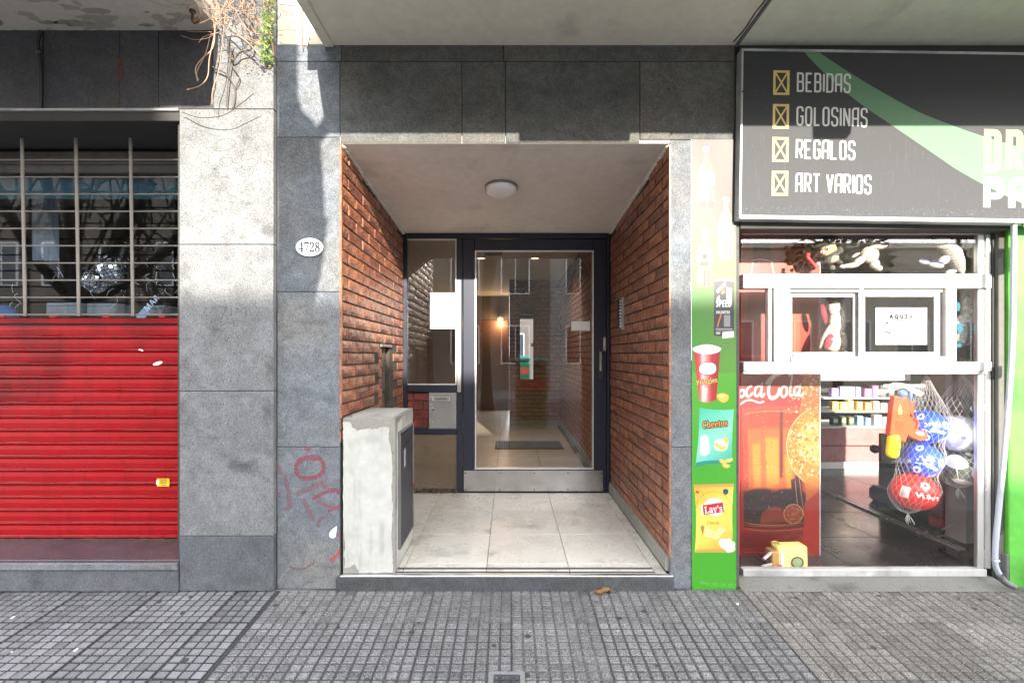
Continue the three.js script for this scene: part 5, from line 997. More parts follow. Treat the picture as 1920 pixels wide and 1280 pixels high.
{ // conduit, junction box and lamp on the green pillar
  const c = thing('cable_conduit', 'pale bluish plastic conduit running down the green pillar to the pavement', 'conduit'), z = 0.035;
  mesh('tube', tube([[1902, 412], [1901, 520], [1899, 640], [1893, 740], [1883, 860], [1873, 960], [1867, 1030], [1868, 1062], [1877, 1080]].map(([x, y]) => V(px(x, z), py(y, z), z)), 0.0125, 80, 12), std(C(0.42, 0.46, 0.52), 0.55, { map: grimeTex }), c);
  mesh('elbow', tube([[1876, 1079], [1884, 1089], [1893, 1095], [1903, 1100]].map(([x, y]) => V(px(x, 0.05), py(y, 0.05), 0.05)), 0.014, 24, 12), std(C(0.2, 0.2, 0.21), 0.7, { map: concTex }), c);
  mesh('tie', new THREE.TorusGeometry(0.0135, 0.003, 6, 16).rotateX(Math.PI / 2).translate(px(1868, z), py(1050, z), z), M.paper, c);
  const j = thing('junction_box', 'small white junction box on the conduit at the right edge', 'box');
  mesh('case', box(px(1901), px(1917), py(694), py(672), 0.048, 0.075, 0.004), M.white, j); mesh('cover', box(px(1902), px(1916), py(693), py(673), 0.0752, 0.079, 0.003), M.paper, j); base(j, px(1909), py(694), 0.06);
  const l = thing('wall_lantern', 'grey cylindrical wall fitting with a wire at the top of the green pillar', 'lamp');
  mesh('canister', cyl(0.03, 0.032, 0.105, 20).translate(px(1914), py(466), 0.07), M.greyWall, l); mesh('base_ring', cyl(0.034, 0.034, 0.014, 20).translate(px(1914), py(488), 0.07), std(C(0.5, 0.28, 0.12), 0.6), l);
  mesh('wire', tube([V(px(1900), py(412), 0.03), V(px(1906), py(432), 0.04), V(px(1913), py(448), 0.07)], 0.003, 16, 5), M.black, l); base(l, px(1914), py(495), 0.07);
}
{ // refrigerator with printed drink poster
  const z = -0.34, fx = (x) => px(x, z), fy = (y) => py(y, z);
  const t = canvasTex(1024, 2048, (c, W, H) => {   // 150 x 620 photo units from (1388, 425)
    c.scale(W / 150, H / 620); c.lineJoin = c.lineCap = 'round';
    const f = (s, p) => { c.fillStyle = s; c.fill(new Path2D(p)); }, st = (s, w, p) => { c.strokeStyle = s; c.lineWidth = w; c.stroke(new Path2D(p)); };
    c.fillStyle = '#b3140f'; c.fillRect(0, 0, 150, 620);
        c.fillStyle = '#c8501c'; c.fillRect(0, 40, 150, 206); c.fillStyle = '#d4641e'; c.fillRect(92, 44, 22, 200);
    // bottle neck and shoulders at the top
    const soft = (b2, fn) => { c.save(); c.filter = 'blur(' + b2 + 'px)'; fn(); c.restore(); };
    f('#a8381a', 'M24 0 L58 0 L60 60 L66 80 Q66 150 78 240 L4 240 Q16 150 18 80 L24 60 Z'); f('#4a1a10', 'M22 0 L58 0 L57 46 L25 46 Z'); st('#f2c9a0', 2.4, 'M22 64 Q40 58 62 66'); st('#f6dcc0', 3, 'M24 68 L20 100 M60 68 L66 100'); st('#e8b890', 3, 'M66 100 Q70 170 84 246');
    const q = rng(90);
    // glow and tumbler
    soft(18, () => f('#d8602a', 'M10 360 L110 350 L112 500 L6 500 Z'));
    c.fillStyle = '#b8401c'; c.fill(new Path2D('M4 342 Q60 332 126 342 L121 560 Q60 572 8 560 Z'));
    soft(9, () => { f('#d9682a', 'M14 380 L110 376 L108 494 L16 494 Z'); f('#f0922e', 'M22 410 L38 406 L40 490 L26 490 Z'); f('#f29a34', 'M48 396 L72 398 L74 488 L50 490 Z'); f('#f0942c', 'M84 430 L100 426 L98 492 L88 494 Z'); });
    soft(6, () => { f('#34100a', 'M6 500 Q40 486 66 498 Q96 486 124 502 L121 560 L8 560 Z'); f('#9a361c', 'M40 540 Q66 514 90 538 L94 556 L38 558 Z'); st('#6a2412', 6, 'M78 346 L78 470'); st('#4a180c', 9, 'M108 470 L120 556'); f('#2c0c06', 'M96 476 L116 470 L120 556 L104 558 Z'); });
    st('rgba(240,190,150,0.7)', 1.1, 'M10 352 Q60 342 118 350'); st('#c08a58', 1.4, 'M112 474 L122 552 M104 478 L112 554'); st('#5c2412', 4, 'M8 563 Q60 572 121 562'); st('#caa070', 1, 'M9 556 Q60 566 120 556 M12 568 Q60 576 118 567');
    // ice and fizz
    soft(5, () => { f('#e98a2e', 'M150 338 Q94 350 88 410 Q90 472 150 494 Z'); f('#f2ae58', 'M150 360 Q112 364 104 406 Q106 440 150 452 Z'); f('#dc6a20', 'M122 268 L150 268 L150 342 L112 352 Z'); });
    st('rgba(250,214,160,0.9)', 1.6, 'M150 338 Q94 350 88 410 Q90 472 150 494');
    for (let i = 0; i < 1500; i++) { const x = 92 + q() * 58, y = 270 + q() * 222, r = 0.3 + q() ** 4 * 2.6; if (Math.hypot(x - 150, y - 414) > 62 && y > 350) continue; c.fillStyle = ['rgba(255,236,200,0.6)', 'rgba(250,196,120,0.6)', 'rgba(176,70,20,0.55)', 'rgba(255,250,230,0.7)', 'rgba(140,50,20,0.5)'][Math.floor(q() * 5)]; c.beginPath(); c.arc(x, y, r, 0, 7); c.fill(); }
    f('#d87a30', 'M122 480 L150 492 L150 524 L126 524 Z');
    c.fillStyle = '#a84a1c'; c.beginPath(); c.arc(101, 540, 18, 0, 7); c.fill(); st('#f0c890', 1.2, 'M83 540 a18 18 0 1 0 36 0 a18 18 0 1 0 -36 0');
    for (let i = 0; i < 900; i++) { const a = q(), x = a < 0.3 ? 84 + q() * 34 : 4 + q() * 118, y = a < 0.3 ? 522 + q() * 34 : 340 + q() * 222, r = 0.25 + q() ** 4 * 1.5; if (a < 0.3 && Math.hypot(x - 101, y - 540) > 17) continue; c.fillStyle = ['rgba(255,225,190,0.5)', 'rgba(110,36,16,0.5)', 'rgba(240,150,80,0.5)'][Math.floor(q() * 3)]; c.beginPath(); c.arc(x, y, r, 0, 7); c.fill(); }
    f('#b42018', 'M0 572 L150 572 L150 620 L0 620 Z'); f('#c8301c', 'M122 520 L150 496 L150 620 L118 620 Z'); soft(4, () => f('#8a1a10', 'M0 574 L120 574 Q110 602 0 604 Z')); st('rgba(210,110,80,0.6)', 1, 'M84 590 a18 12 0 1 0 36 0 a18 12 0 1 0 -36 0');
    // script lettering in white
    c.save(); c.translate(-26, 322); c.rotate(-0.02); c.scale(0.8, 1);
    const w = (p, lw) => st('#f6f2ee', lw, p);
    w('M30 -36 Q8 -34 10 -10 Q14 6 30 -8', 6); w('M37 -14 Q30 -14 31 -5 Q34 2 42 -5 Q46 -16 37 -14', 5); w('M60 -22 Q46 -18 48 -4 Q52 2 62 -8', 5); w('M82 -22 Q66 -22 68 -5 Q72 2 82 -10 L86 -26 L82 -4 Q84 2 90 -6', 5);
    w('M128 -44 Q104 -40 100 -12 Q100 10 120 -2 Q126 -8 126 -14 M96 -26 Q110 -44 140 -46', 7); w('M138 -20 Q128 -18 130 -4 Q134 4 142 -4 Q146 -18 138 -20', 5); w('M150 -40 Q158 -50 156 -36 L150 -8 Q150 2 158 -4', 4.5); w('M172 -20 Q160 -20 161 -6 Q164 2 172 -8 L176 -22 L172 -4 Q176 2 182 -6', 4.5);
    w('M34 12 Q50 0 70 8 Q78 12 88 8', 3.5); c.restore();
    c.strokeStyle = '#e8b0a0'; c.lineWidth = 1; c.beginPath(); for (let i = 0; i < 30; i++) { c.moveTo(8 + i * 3, 612); c.lineTo(9.6 + i * 3, 612); } c.stroke();
  });
  const r = thing('drinks_fridge', 'red drinks refrigerator with a cola poster on its front, inside the kiosk window', 'refrigerator');
  const x0 = 1.09, x1 = fx(1537), y0 = fy(1043), y1 = fy(425);
  mesh('cabinet', box(x0, x1 + 0.004, 0.10, y1, -1.0, z - 0.03, 0.008), std(C(0.42, 0.02, 0.018), 0.4), r);
  mesh('front_poster', sheet(fx(1388), x1, y0, y1, z), std(C(0.36, 0.32, 0.30), 0.38, { map: t }), r);
  mesh('door', box(fx(1388) - 0.12, x1, y0, y1, z - 0.028, z - 0.001, 0.003), std(C(0.42, 0.02, 0.018), 0.4), r);
  mesh('edge_trim', join([box(x1 + 0.0003, x1 + 0.006, y0, y1, z - 0.03, z + 0.002, 0.001), box(fx(1388) - 0.1, x1, y0 - 0.007, y0 - 0.0004, z - 0.03, z + 0.002, 0.001)]), M.whiteMetal, r);
  mesh('side_panel', box(x1 + 0.018, x1 + 0.075, fy(925), y1, -0.95, z - 0.1, 0.006), std(C(0.55, 0.035, 0.02), 0.35), r);
  mesh('gasket', box(x1 + 0.0065, x1 + 0.0175, 0.2, y1, -0.95, z - 0.06, 0.002), M.black, r);
  mesh('kick_vent', box(x1 + 0.006, x1 + 0.06, fy(1025), fy(948), -0.9, z - 0.08, 0.01), std(C(0.45, 0.02, 0.04), 0.4), r);
  mesh('foot', join([box(x1 - 0.1, x1 - 0.04, 0.031, 0.1, -0.45, z - 0.05, 0.004), box(x0 + 0.3, x0 + 0.36, 0.031, 0.1, -0.45, z - 0.05, 0.004)]), M.black, r);
  mesh('plinth', box(x0, x1 - 0.05, 0.04, 0.0995, -0.95, z - 0.12, 0.004), M.black, r);
  base(r, (x0 + x1) / 2, 0.03, -0.65);
}

// ================================================================ KIOSK STOCK
{
  const at = (x, y, z) => V(px(x, z), py(y, z), z), q = rng(123);
  // sweets counter at the back
  const zc = -2.42, cx = (x) => px(x, zc), cy = (y) => py(y, zc), c = thing('sweets_counter', 'low pink fronted sweets counter with three stepped shelves at the back of the kiosk', 'counter');
  const pink = std(C(0.50, 0.20, 0.19), 0.45, { map: grimeTex }), X0 = cx(1530), X1 = cx(1850);
  mesh('front_panel', box(X0, X1, cy(835), cy(803), zc - 0.5, zc, 0.004), pink, c); mesh('front_panel', box(X0, X1, cy(866), cy(837), zc - 0.5, zc - 0.004, 0.004), pink, c); mesh('kick_board', box(X0, X1, 0.031, cy(867), zc - 0.45, zc - 0.02, 0.003), M.white, c);
  mesh('shelf_edge', box(X0, X1, cy(802.5), cy(799), zc - 0.5, zc + 0.012, 0.002), M.white, c); mesh('shelf_edge', box(X0, X1, cy(776), cy(773), zc - 0.55, zc - 0.12, 0.002), M.white, c); mesh('shelf_edge', box(X0, X1, cy(752), cy(749.5), zc - 0.6, zc - 0.25, 0.002), M.white, c);
  mesh('back_board', box(X0, X1, cy(800), cy(700), zc - 0.64, zc - 0.61, 0.002), M.darkWall, c);
  mesh('header_board', box(cx(1571), cx(1752), cy(716), cy(702), zc - 0.3, zc - 0.28, 0.003), M.white, c);
  base(c, (X0 + X1) / 2, 0.03, zc - 0.25);
  const cols = [[C(0.35, 0.2, 0.6), C(0.7, 0.68, 0.75), C(0.3, 0.3, 0.7), C(0.5, 0.15, 0.4), C(0.12, 0.1, 0.12), C(0.15, 0.13, 0.12)], [C(0.7, 0.4, 0.08), C(0.75, 0.55, 0.12), C(0.6, 0.3, 0.06), C(0.7, 0.65, 0.5), C(0.2, 0.15, 0.12)], [C(0.07, 0.08, 0.04), C(0.10, 0.12, 0.05), C(0.2, 0.4, 0.65), C(0.25, 0.45, 0.75), C(0.6, 0.5, 0.45), C(0.62, 0.56, 0.5)]];
  const packs = [], names = ['purple and white', 'orange and gold', 'green and blue'];
  const lv = [['top', cy(749.3), 0.115, zc - 0.3], ['middle', cy(772.8), 0.095, zc - 0.17], ['lower', cy(798.8), 0.10, zc - 0.04]];
  lv.forEach(([nm, y, h, z], k) => {
    for (let i = 0; i < 11; i++) {
      const w = 0.055 + q() * 0.03, x = px(1560, z) + i * 0.09 + q() * 0.012; if (x > px(1672, z)) break;
      const side = ['leftmost', 'second', 'third', 'fourth', 'fifth', 'sixth', 'seventh'][i], what = [['purple and white', 'white and purple', 'lilac', 'purple', 'dark', 'black', 'black'], ['orange', 'gold', 'orange', 'gold', 'cream', 'brown', 'brown'], ['dark green', 'olive', 'blue', 'light blue', 'cream', 'beige', 'beige']][k][i];
      const t = thing('sweet_packet', what + ' sweet packet, ' + side + ' from the fridge on the ' + nm + ' counter shelf', 'packet', 'packets on the ' + nm + ' shelf of the sweets counter');
      const col = cols[k][Math.min(cols[k].length - 1, Math.floor(i * cols[k].length / 8 + q() * 0.8))], hh = h * (0.8 + 0.35 * q());
      mesh('pack', box(x, x + w, y + 0.001, y + hh, z - 0.06, z, 0.006), std(col, 0.4), t);
      mesh('print', box(x + w * 0.15, x + w * 0.85, y + hh * 0.35, y + hh * 0.8, z + 0.0003, z + 0.0012, 0), std(C(0.4 + 0.4 * q(), 0.35 + 0.35 * q(), 0.3 + 0.4 * q()), 0.5), t);
      if (k !== 1 && i % 2) mesh('top_seal', box(x, x + w, y + hh + 0.0005, y + hh + 0.012, z - 0.034, z - 0.028, 0.001), M.film, t);
      base(t, x + w / 2, y, z - 0.03);
    }
  });
  // dark cabinet, red panel, cord
  const cb = thing('dark_cabinet', 'dark brown cabinet with a rounded foot behind the hanging balls', 'cabinet');
  mesh('body', box(3.02, 3.5, 0.16, py(812, -1.35), -1.36, -0.79, 0.006), std(C(0.045, 0.03, 0.03), 0.5, { map: grimeTex }), cb); mesh('seam', box(3.017, 3.0198, 0.36, 0.364, -1.35, -0.8, 0), M.greyWall, cb);
  mesh('foot_rail', box(2.97, 3.45, 0.031, 0.158, -1.42, -0.77, 0.03), M.black, cb); mesh('knob', ball(3.0, py(842, -1.36), -1.37, 0.03, 0.035, 0.04), M.black, cb); base(cb, 3.2, 0.031, -1.07);
  const rp = thing('red_panel', 'dark red board leaning low between the dark cabinet and the grey post', 'panel');
  mesh('board', box(2.905, 2.93, 0.06, 1.25, -0.775, -0.51, 0.003), std(C(0.20, 0.02, 0.025), 0.5, { map: grimeTex }), rp); mesh('bottom_strip', box(2.9, 2.904, 0.06, 0.12, -0.77, -0.515, 0.001), std(C(0.28, 0.03, 0.035), 0.5), rp); base(rp, 2.9, 0.06, -0.64);
  const cd = thing('floor_cord', 'thin pale cord looped on the kiosk floor by the track', 'cord');
  mesh('cord', tube([at(1737, 990, -0.72).setY(0.036), at(1750, 1012, -0.62).setY(0.036), at(1772, 1018, -0.6).setY(0.05), V(2.80, 0.1, -0.56), V(2.86, 0.16, -0.52)], 0.0035, 40, 6), std(C(0.4, 0.35, 0.28), 0.8), cd);
  // yellow child's bag on the floor
  const yb = thing('yellow_bag', "yellow child's bag standing on the kiosk floor before the red fridge", 'bag');
  const zb = -0.2, X = (x) => px(x, zb), Y = (y) => py(y, zb), yel = std(C(0.72, 0.60, 0.12), 0.75, { map: brickTex });
  mesh('body', metric(clean(new RoundedBoxGeometry(X(1508) - X(1452), Y(1020) - Y(1063), 0.08, 4, 0.014).rotateZ(0.03).translate(X(1480), Y(1041), zb))), std(C(0.74, 0.66, 0.22), 0.75), yb);
  mesh('side_pocket', metric(clean(new RoundedBoxGeometry(0.045, 0.095, 0.07, 3, 0.01).translate(X(1448), Y(1044), zb + 0.004))), std(C(0.40, 0.22, 0.07), 0.8), yb);
  mesh('patch', ball(X(1487), Y(1048), zb + 0.04, 0.034, 0.03, 0.004), std(C(0.22, 0.30, 0.14), 0.8), yb); mesh('patch_rim', clean(new THREE.TorusGeometry(0.032, 0.004, 6, 24)).scale(1, 0.9, 0.6).translate(X(1487), Y(1048), zb + 0.043), M.rust, yb); mesh('white_trim', box(X(1456), X(1462), Y(1062), Y(1030), zb + 0.038, zb + 0.045, 0.002), M.paper, yb); mesh('red_tab', box(X(1450), X(1458), Y(1060), Y(1052), zb + 0.043, zb + 0.05, 0.002), std(C(0.5, 0.05, 0.05), 0.7), yb);
  mesh('loop', tube([at(1452, 1026, zb), at(1448, 1017, zb), at(1456, 1016, zb), at(1464, 1022, zb)], 0.007, 20, 6), yel, yb); mesh('strap', join([rod(at(1446, 1036, zb + 0.03), at(1432, 1048, zb + 0.06), 0.009, 8), rod(at(1446, 1058, zb + 0.03), at(1430, 1062, zb + 0.06), 0.009, 8)]), M.whiteMetal, yb);
  base(yb, X(1478), 0.031, zb);

  // plush toys in the upper pane
  const zt = -0.175, W = (x, y) => at(x, y, zt), E = (x, y, rx, ry, rz = rx, dz = 0, rot = 0) => { const p = at(x, y, zt + dz), s = (CZ - zt) / F; return clean(new THREE.SphereGeometry(1, 20, 14)).scale(rx * s, ry * s, rz * s).rotateZ(rot).translate(p.x, p.y, p.z); };
  const cloth = (c2) => std(c2, 0.95, { map: brickTex });
  const nj = thing('plush_ninja', 'plush doll with a black headscarf and angry eyes hanging in the upper kiosk pane', 'plush toy');
  const body = mesh('head', clean(new RoundedBoxGeometry(0.088, 0.062, 0.06, 4, 0.02).rotateZ(0.45)).translate(W(1551, 468).x, W(1551, 468).y, zt), cloth(C(0.72, 0.50, 0.32)), nj);
  mesh('headscarf', join([E(1545, 455, 24, 8, 13, 0.004, 0.42), E(1553, 447, 16, 7, 12, -0.01, 0.3), E(1567, 440, 7, 3, 4, 0, 0.3), E(1560, 438, 3, 5, 3)]), cloth(C(0.05, 0.055, 0.055)), nj);
  mesh('suit', join([E(1562, 478, 13, 8, 10, 0, 0.5), E(1556, 487, 14, 8, 11, 0, 0.4), E(1572, 491, 10, 5, 6, 0, -0.5), E(1574, 470, 7, 8, 6, 0, 0.2)]), cloth(C(0.10, 0.105, 0.11)), nj);
  mesh('belly', E(1562, 486, 11, 7, 9, 0.012, 0.5), cloth(C(0.70, 0.55, 0.45)), nj);
  mesh('eye_white', join([E(1543, 472.5, 4, 3.4, 1.4, 0.034), E(1553.5, 465.5, 4, 3.4, 1.4, 0.034)]), M.paper, nj); mesh('pupil', join([E(1543, 473, 1.9, 2, 1, 0.038), E(1553, 466, 1.9, 2, 1, 0.038)]), M.black, nj);
  mesh('brow', join([rod(at(1539, 470, zt + 0.036), at(1547, 468, zt + 0.036), 0.002, 5), rod(at(1549, 463, zt + 0.036), at(1557, 458, zt + 0.036), 0.002, 5)]), M.black, nj);
  mesh('hilt', rod(W(1513, 480), W(1531, 502), 0.009, 8), std(C(0.5, 0.03, 0.03), 0.6), nj); mesh('pommel', E(1515, 478, 4, 4), std(C(0.5, 0.03, 0.03), 0.6), nj); mesh('guard', E(1534, 495, 5, 4, 4, 0, 0.6), cloth(C(0.45, 0.45, 0.55)), nj); mesh('paw', E(1561, 502, 5, 5, 5, 0.01), cloth(C(0.2, 0.2, 0.22)), nj);
  const un = thing('plush_dragon', 'white plush winged animal in the middle of the upper kiosk pane', 'plush toy');
  mesh('body', join([E(1630, 478, 17, 16, 12, 0, 0.2), E(1640, 462, 12, 9, 9, 0, 0.1), E(1650, 462, 13, 6, 7, 0, 0.05), E(1612, 489, 14, 7, 8, 0, 0.6), E(1596, 498, 16, 5, 6, 0, 0.1), E(1580, 500, 6, 4, 5), E(1640, 495, 9, 10, 8), E(1648, 503, 6, 6, 6), E(1628, 450, 11, 3, 4), E(1640, 451, 8, 3, 4), E(1605, 478, 9, 3, 4, 0, 0.5)]), cloth(C(0.74, 0.74, 0.75)), un);
  mesh('ear', E(1632, 455, 5, 3, 3, 0.02), cloth(C(0.45, 0.42, 0.5)), un); mesh('snout', E(1659, 461, 5, 4, 4, 0.01), cloth(C(0.72, 0.62, 0.58)), un); mesh('fringe', E(1644, 466, 7, 2, 3, 0.02), cloth(C(0.5, 0.3, 0.4)), un);
  const dl = thing('plush_shark', 'pale grey plush shark with blue edged flippers at the right of the upper kiosk pane', 'plush toy');
  const sharkPts = [[1742, 455, 5], [1756, 456, 10], [1772, 460, 14], [1786, 474, 15], [1795, 490, 12], [1801, 505, 8], [1805, 514, 4]];
  const sg = []; for (let i = 0; i + 1 < sharkPts.length; i++) { const [ax, ay, ar] = sharkPts[i], [ex, ey, er] = sharkPts[i + 1]; for (let k = 0; k < 3; k++) { const t = k / 3; sg.push(E(mix(ax, ex, t), mix(ay, ey, t), mix(ar, er, t) * 1.05, mix(ar, er, t) * 0.95, mix(ar, er, t) * 0.9)); } }
  mesh('body', join([...sg, E(1790, 460, 6, 3, 3, 0, -0.4), E(1783, 510, 11, 5, 6, 0, 0.2)]), cloth(C(0.60, 0.61, 0.63)), dl);
  mesh('back', join([E(1764, 448, 15, 6, 9, 0, -0.15), E(1748, 451, 7, 4, 6)]), cloth(C(0.26, 0.27, 0.29)), dl);
  mesh('flipper', join([E(1733, 491, 10, 5, 5, 0.01, -0.2), E(1756, 497, 14, 6, 6, 0.012, -0.15), E(1770, 488, 12, 8, 7, 0.01, 0.6)]), cloth(C(0.66, 0.68, 0.74)), dl);
  mesh('flipper_edge', join([E(1734, 488, 8, 1.4, 5, 0.016, -0.25), E(1757, 492, 13, 1.6, 6, 0.018, -0.2)]), cloth(C(0.10, 0.14, 0.5)), dl); mesh('eye', join([E(1749, 452, 1.8, 1.8, 1.5, 0.03), E(1762, 452, 1.8, 1.8, 1.5, 0.03)]), M.black, dl);
  const hx = thing('hexagon_tag', 'two joined white hexagon tags with keyrings beside the plush shark', 'tag');
  for (const [x, y] of [[1814, 460], [1823, 475]]) { const p = W(x, y), g = cyl(0.028, 0.028, 0.012, 6).rotateX(Math.PI / 2).translate(p.x, p.y, p.z); mesh('hexagon', g, M.paper, hx); }
  mesh('ring', clean(new THREE.TorusGeometry(0.02, 0.002, 6, 24)).translate(W(1823, 446).x, W(1823, 446).y, zt), M.steel, hx);
  mesh('cord', rod(W(1818, 437), W(1816, 452), 0.0015, 5), M.black, hx);

  // bagged goods in the middle panes
  const bagged = (label, x0, x1, y0, y1, z, build, puff = 0.045) => {
    const t = thing('clear_bag', label, 'bagged toy'), a = at(x0, y1, z), b = at(x1, y0, z), w = b.x - a.x, h = b.y - a.y;
    for (const s of [1, -1]) { const g = new THREE.PlaneGeometry(w, h, 16, 24), p = g.attributes.position, r = rng(x0 + s); for (let i = 0; i < p.count; i++) { const u = p.getX(i) / w * 2, v = p.getY(i) / h * 2; p.setZ(i, s * (puff * Math.max(0, (1 - u * u) * (1 - v ** 4)) + 0.002) + 0.005 * (r() - 0.5)); } g.computeVertexNormals(); mesh('film', g.translate((a.x + b.x) / 2, (a.y + b.y) / 2, z), M.film, t); }
    build(t, (x, y, rx, ry, rz = rx, dz = 0, rot = 0) => { const p = at(x, y, z + dz), s = (CZ - z) / F; return clean(new THREE.SphereGeometry(1, 18, 12)).scale(rx * s, ry * s, rz * s).rotateZ(rot).translate(p.x, p.y, p.z); });
    mesh('header_card', box(a.x + 0.01, b.x - 0.01, b.y - 0.012, b.y + 0.004, z - 0.003, z + 0.003, 0.001), M.paper, t);
  };
  bagged('white plush toy with red lining in a clear bag behind the left hatch pane', 1534, 1592, 553, 664, -0.22, (t, e) => { mesh('plush', join([e(1567, 575, 14, 20, 8), e(1570, 605, 15, 26, 9), e(1566, 640, 22, 20, 9, 0, 0.2), e(1549, 630, 6, 26, 6, 0, -0.45), e(1578, 640, 10, 20, 8)]), cloth(C(0.78, 0.76, 0.76)), t); mesh('lining', join([e(1554, 640, 7, 16, 6, 0.022, -0.4), e(1545, 588, 6, 20, 4, 0, 0.2)]), cloth(C(0.45, 0.06, 0.10)), t); mesh('bow', e(1563, 636, 4, 2, 2, 0.04), M.paper, t); });
  bagged('pale blue baby pillow in a clear bag behind the narrow right kiosk pane', 1788, 1830, 540, 658, -0.2, (t, e) => { mesh('pillow', join([e(1816, 600, 13, 48, 9), e(1803, 620, 16, 30, 9)]), cloth(C(0.72, 0.78, 0.82)), t); mesh('blue_print', join([e(1797, 575, 4, 9, 2, 0.028), e(1800, 616, 6, 10, 2, 0.034), e(1800, 648, 10, 4, 3, 0.02)]), cloth(C(0.05, 0.30, 0.45)), t); });
  // water pistol in a bag
  bagged('orange toy water pistol with yellow tank in a clear bag in the lower kiosk pane', 1654, 1738, 722, 868, -0.147, (t, e) => {
    const z = -0.147, s = (CZ - z) / F, P = (list) => { const g = extrude(outline(list.map(([x, y]) => [px(x, z), py(y, z)])), 0.028, 0.005); return g.translate(0, 0, z - 0.02); };
    mesh('body', P([[1677, 744], [1700, 746], [1701, 772], [1708, 778], [1714, 790], [1712, 806], [1725, 808], [1735, 812], [1733, 822], [1722, 824], [1704, 816], [1700, 812], [1694, 826], [1685, 822], [1668, 814], [1672, 772]]), std(C(0.66, 0.07, 0.015), 0.35), t);
    mesh('slide', P([[1703, 752], [1711, 754], [1709, 784], [1703, 780]]), std(C(0.62, 0.06, 0.015), 0.35), t);
    mesh('trigger_guard', tube([V(px(1710, z), py(784, z), z + 0.015), V(px(1717, z), py(790, z), z + 0.015), V(px(1715, z), py(804, z), z + 0.015)], 0.006, 16, 6), std(C(0.66, 0.07, 0.015), 0.35), t);
    mesh('tank', clean(new THREE.CapsuleGeometry(0.031, 0.075, 6, 20)).rotateZ(-0.1).translate(px(1675, z), py(836, z), z), std(C(0.80, 0.70, 0.01), 0.3), t); mesh('nozzle', join([e(1693, 738, 8, 7, 7), e(1708, 744, 3, 13, 3, 0, -0.1)]), std(C(0.06, 0.16, 0.5), 0.35), t);
    mesh('drop_mark', extrude(outline([[1684, 757], [1688, 770], [1687, 776], [1682, 776], [1680, 771]].map(([x, y]) => [px(x, z), py(y, z)])), 0.003).translate(0, 0, z + 0.0125), std(C(0.8, 0.6, 0.1), 0.4), t); mesh('rib', join([790, 795, 800, 805].map((y) => rod(V(px(1676, z), py(y, z), z + 0.013), V(px(1690, z), py(y + 2, z), z + 0.013), 0.0022, 6))), std(C(0.45, 0.04, 0.01), 0.4), t); mesh('grip_panel', e(1725, 813, 9, 4, 3, 0.014, -0.2), std(C(0.65, 0.35, 0.25), 0.5), t);
    mesh('card_fold', extrude(outline([[px(1652, z), py(735, z)], [px(1690, z), py(718, z)], [px(1712, z), py(720, z)], [px(1748, z), py(738, z)], [px(1741, z), py(745, z)], [px(1708, z), py(728, z)], [px(1660, z), py(742, z)]]), 0.003).translate(0, 0, z - 0.05), std(C(0.6, 0.62, 0.5), 0.6), t);
  }, 0.024);
  // balls in nets
  const zn = -0.235, S = (CZ - zn) / F;
  const ballTex = (draw) => canvasTex(512, 256, draw), rnd = rng(7);
  const mkBall = (name, label, x, y, rx, ry, mat, extra, cat = 'ball', grp) => { const t = thing(name, label, cat, grp), p = at(x, y, zn); mesh('skin', new THREE.SphereGeometry(1, 36, 24).scale(rx * S, ry * S, Math.min(rx, ry) * S), mat, t); extra?.(t); t.position.copy(p); return t; };
  const blueT = (seed) => ballTex((c) => { const r = rng(seed); c.fillStyle = '#1f47c8'; c.fillRect(0, 0, 512, 256); c.fillStyle = '#e6e8ee'; for (const [u, v] of [[330, 66], [440, 110], [355, 176], [450, 190]]) { c.beginPath(); c.ellipse(u, v, 17, 19, 0, 0, 7); c.fill(); c.fillStyle = '#2a50c4'; c.beginPath(); c.ellipse(u, v, 9, 11, 0, 0, 7); c.fill(); c.fillStyle = '#e6e8ee'; } c.fillStyle = '#d9d24a'; c.save(); c.translate(400, 140); c.rotate(0.25); c.fillRect(-30, -8, 62, 13); c.restore(); c.fillStyle = '#dfe2ea'; for (let i = 0; i < 34; i++) c.fillRect(340 + r() * 60, 96 + r() * 46, 3 + r() * 9, 2 + r() * 5); c.fillStyle = '#c9bd3a'; for (let i = 0; i < 8; i++) c.fillRect(300 + r() * 40, 120 + r() * 60, 12, 5); });
  const plain = (m) => std(C(1, 1, 1), 0.35, { map: m });
  const b1 = mkBall('toy_ball', 'upper blue ball with a yellow bar mark in the left net', 1737, 800, 33, 31, plain(blueT(1)), (t) => { }); b1.rotation.y = Math.PI - 0.35;
  const b2 = mkBall('toy_ball', 'lower blue ball with round white marks, above the red ball', 1727, 862, 33, 32, plain(blueT(2)), (t) => { }); b2.rotation.y = Math.PI - 0.4; b2.rotation.z = 0.3;
  const b3 = mkBall('toy_ball', 'red ball with white lettering marks at the bottom of the left net', 1715, 921, 37, 34, plain(ballTex((c) => { c.fillStyle = '#e0230f'; c.fillRect(0, 0, 512, 256); c.fillStyle = '#f2eeea'; c.beginPath(); c.ellipse(395, 82, 18, 16, 0, 0, 7); c.fill(); c.fillStyle = '#e0230f'; c.beginPath(); c.ellipse(395, 82, 8, 7, 0, 0, 7); c.fill(); c.fillStyle = '#e8e4da'; c.save(); c.translate(322, 118); c.rotate(0.15); c.fillRect(-16, -24, 32, 50); c.fillStyle = '#7a7a76'; for (let i = 0; i < 9; i++) c.fillRect(-12, -20 + i * 5, 8 + (i * 7) % 14, 2.4); c.restore(); c.strokeStyle = '#f4efe9'; c.lineWidth = 7; c.lineJoin = 'round'; c.stroke(new Path2D('M358 112 L366 132 L376 116 L384 138 M392 124 Q402 116 404 132 Q396 142 394 128 M410 130 L418 144 L424 128 M430 134 Q440 128 442 146 L446 132')); })), null); b3.rotation.y = Math.PI - 0.3;
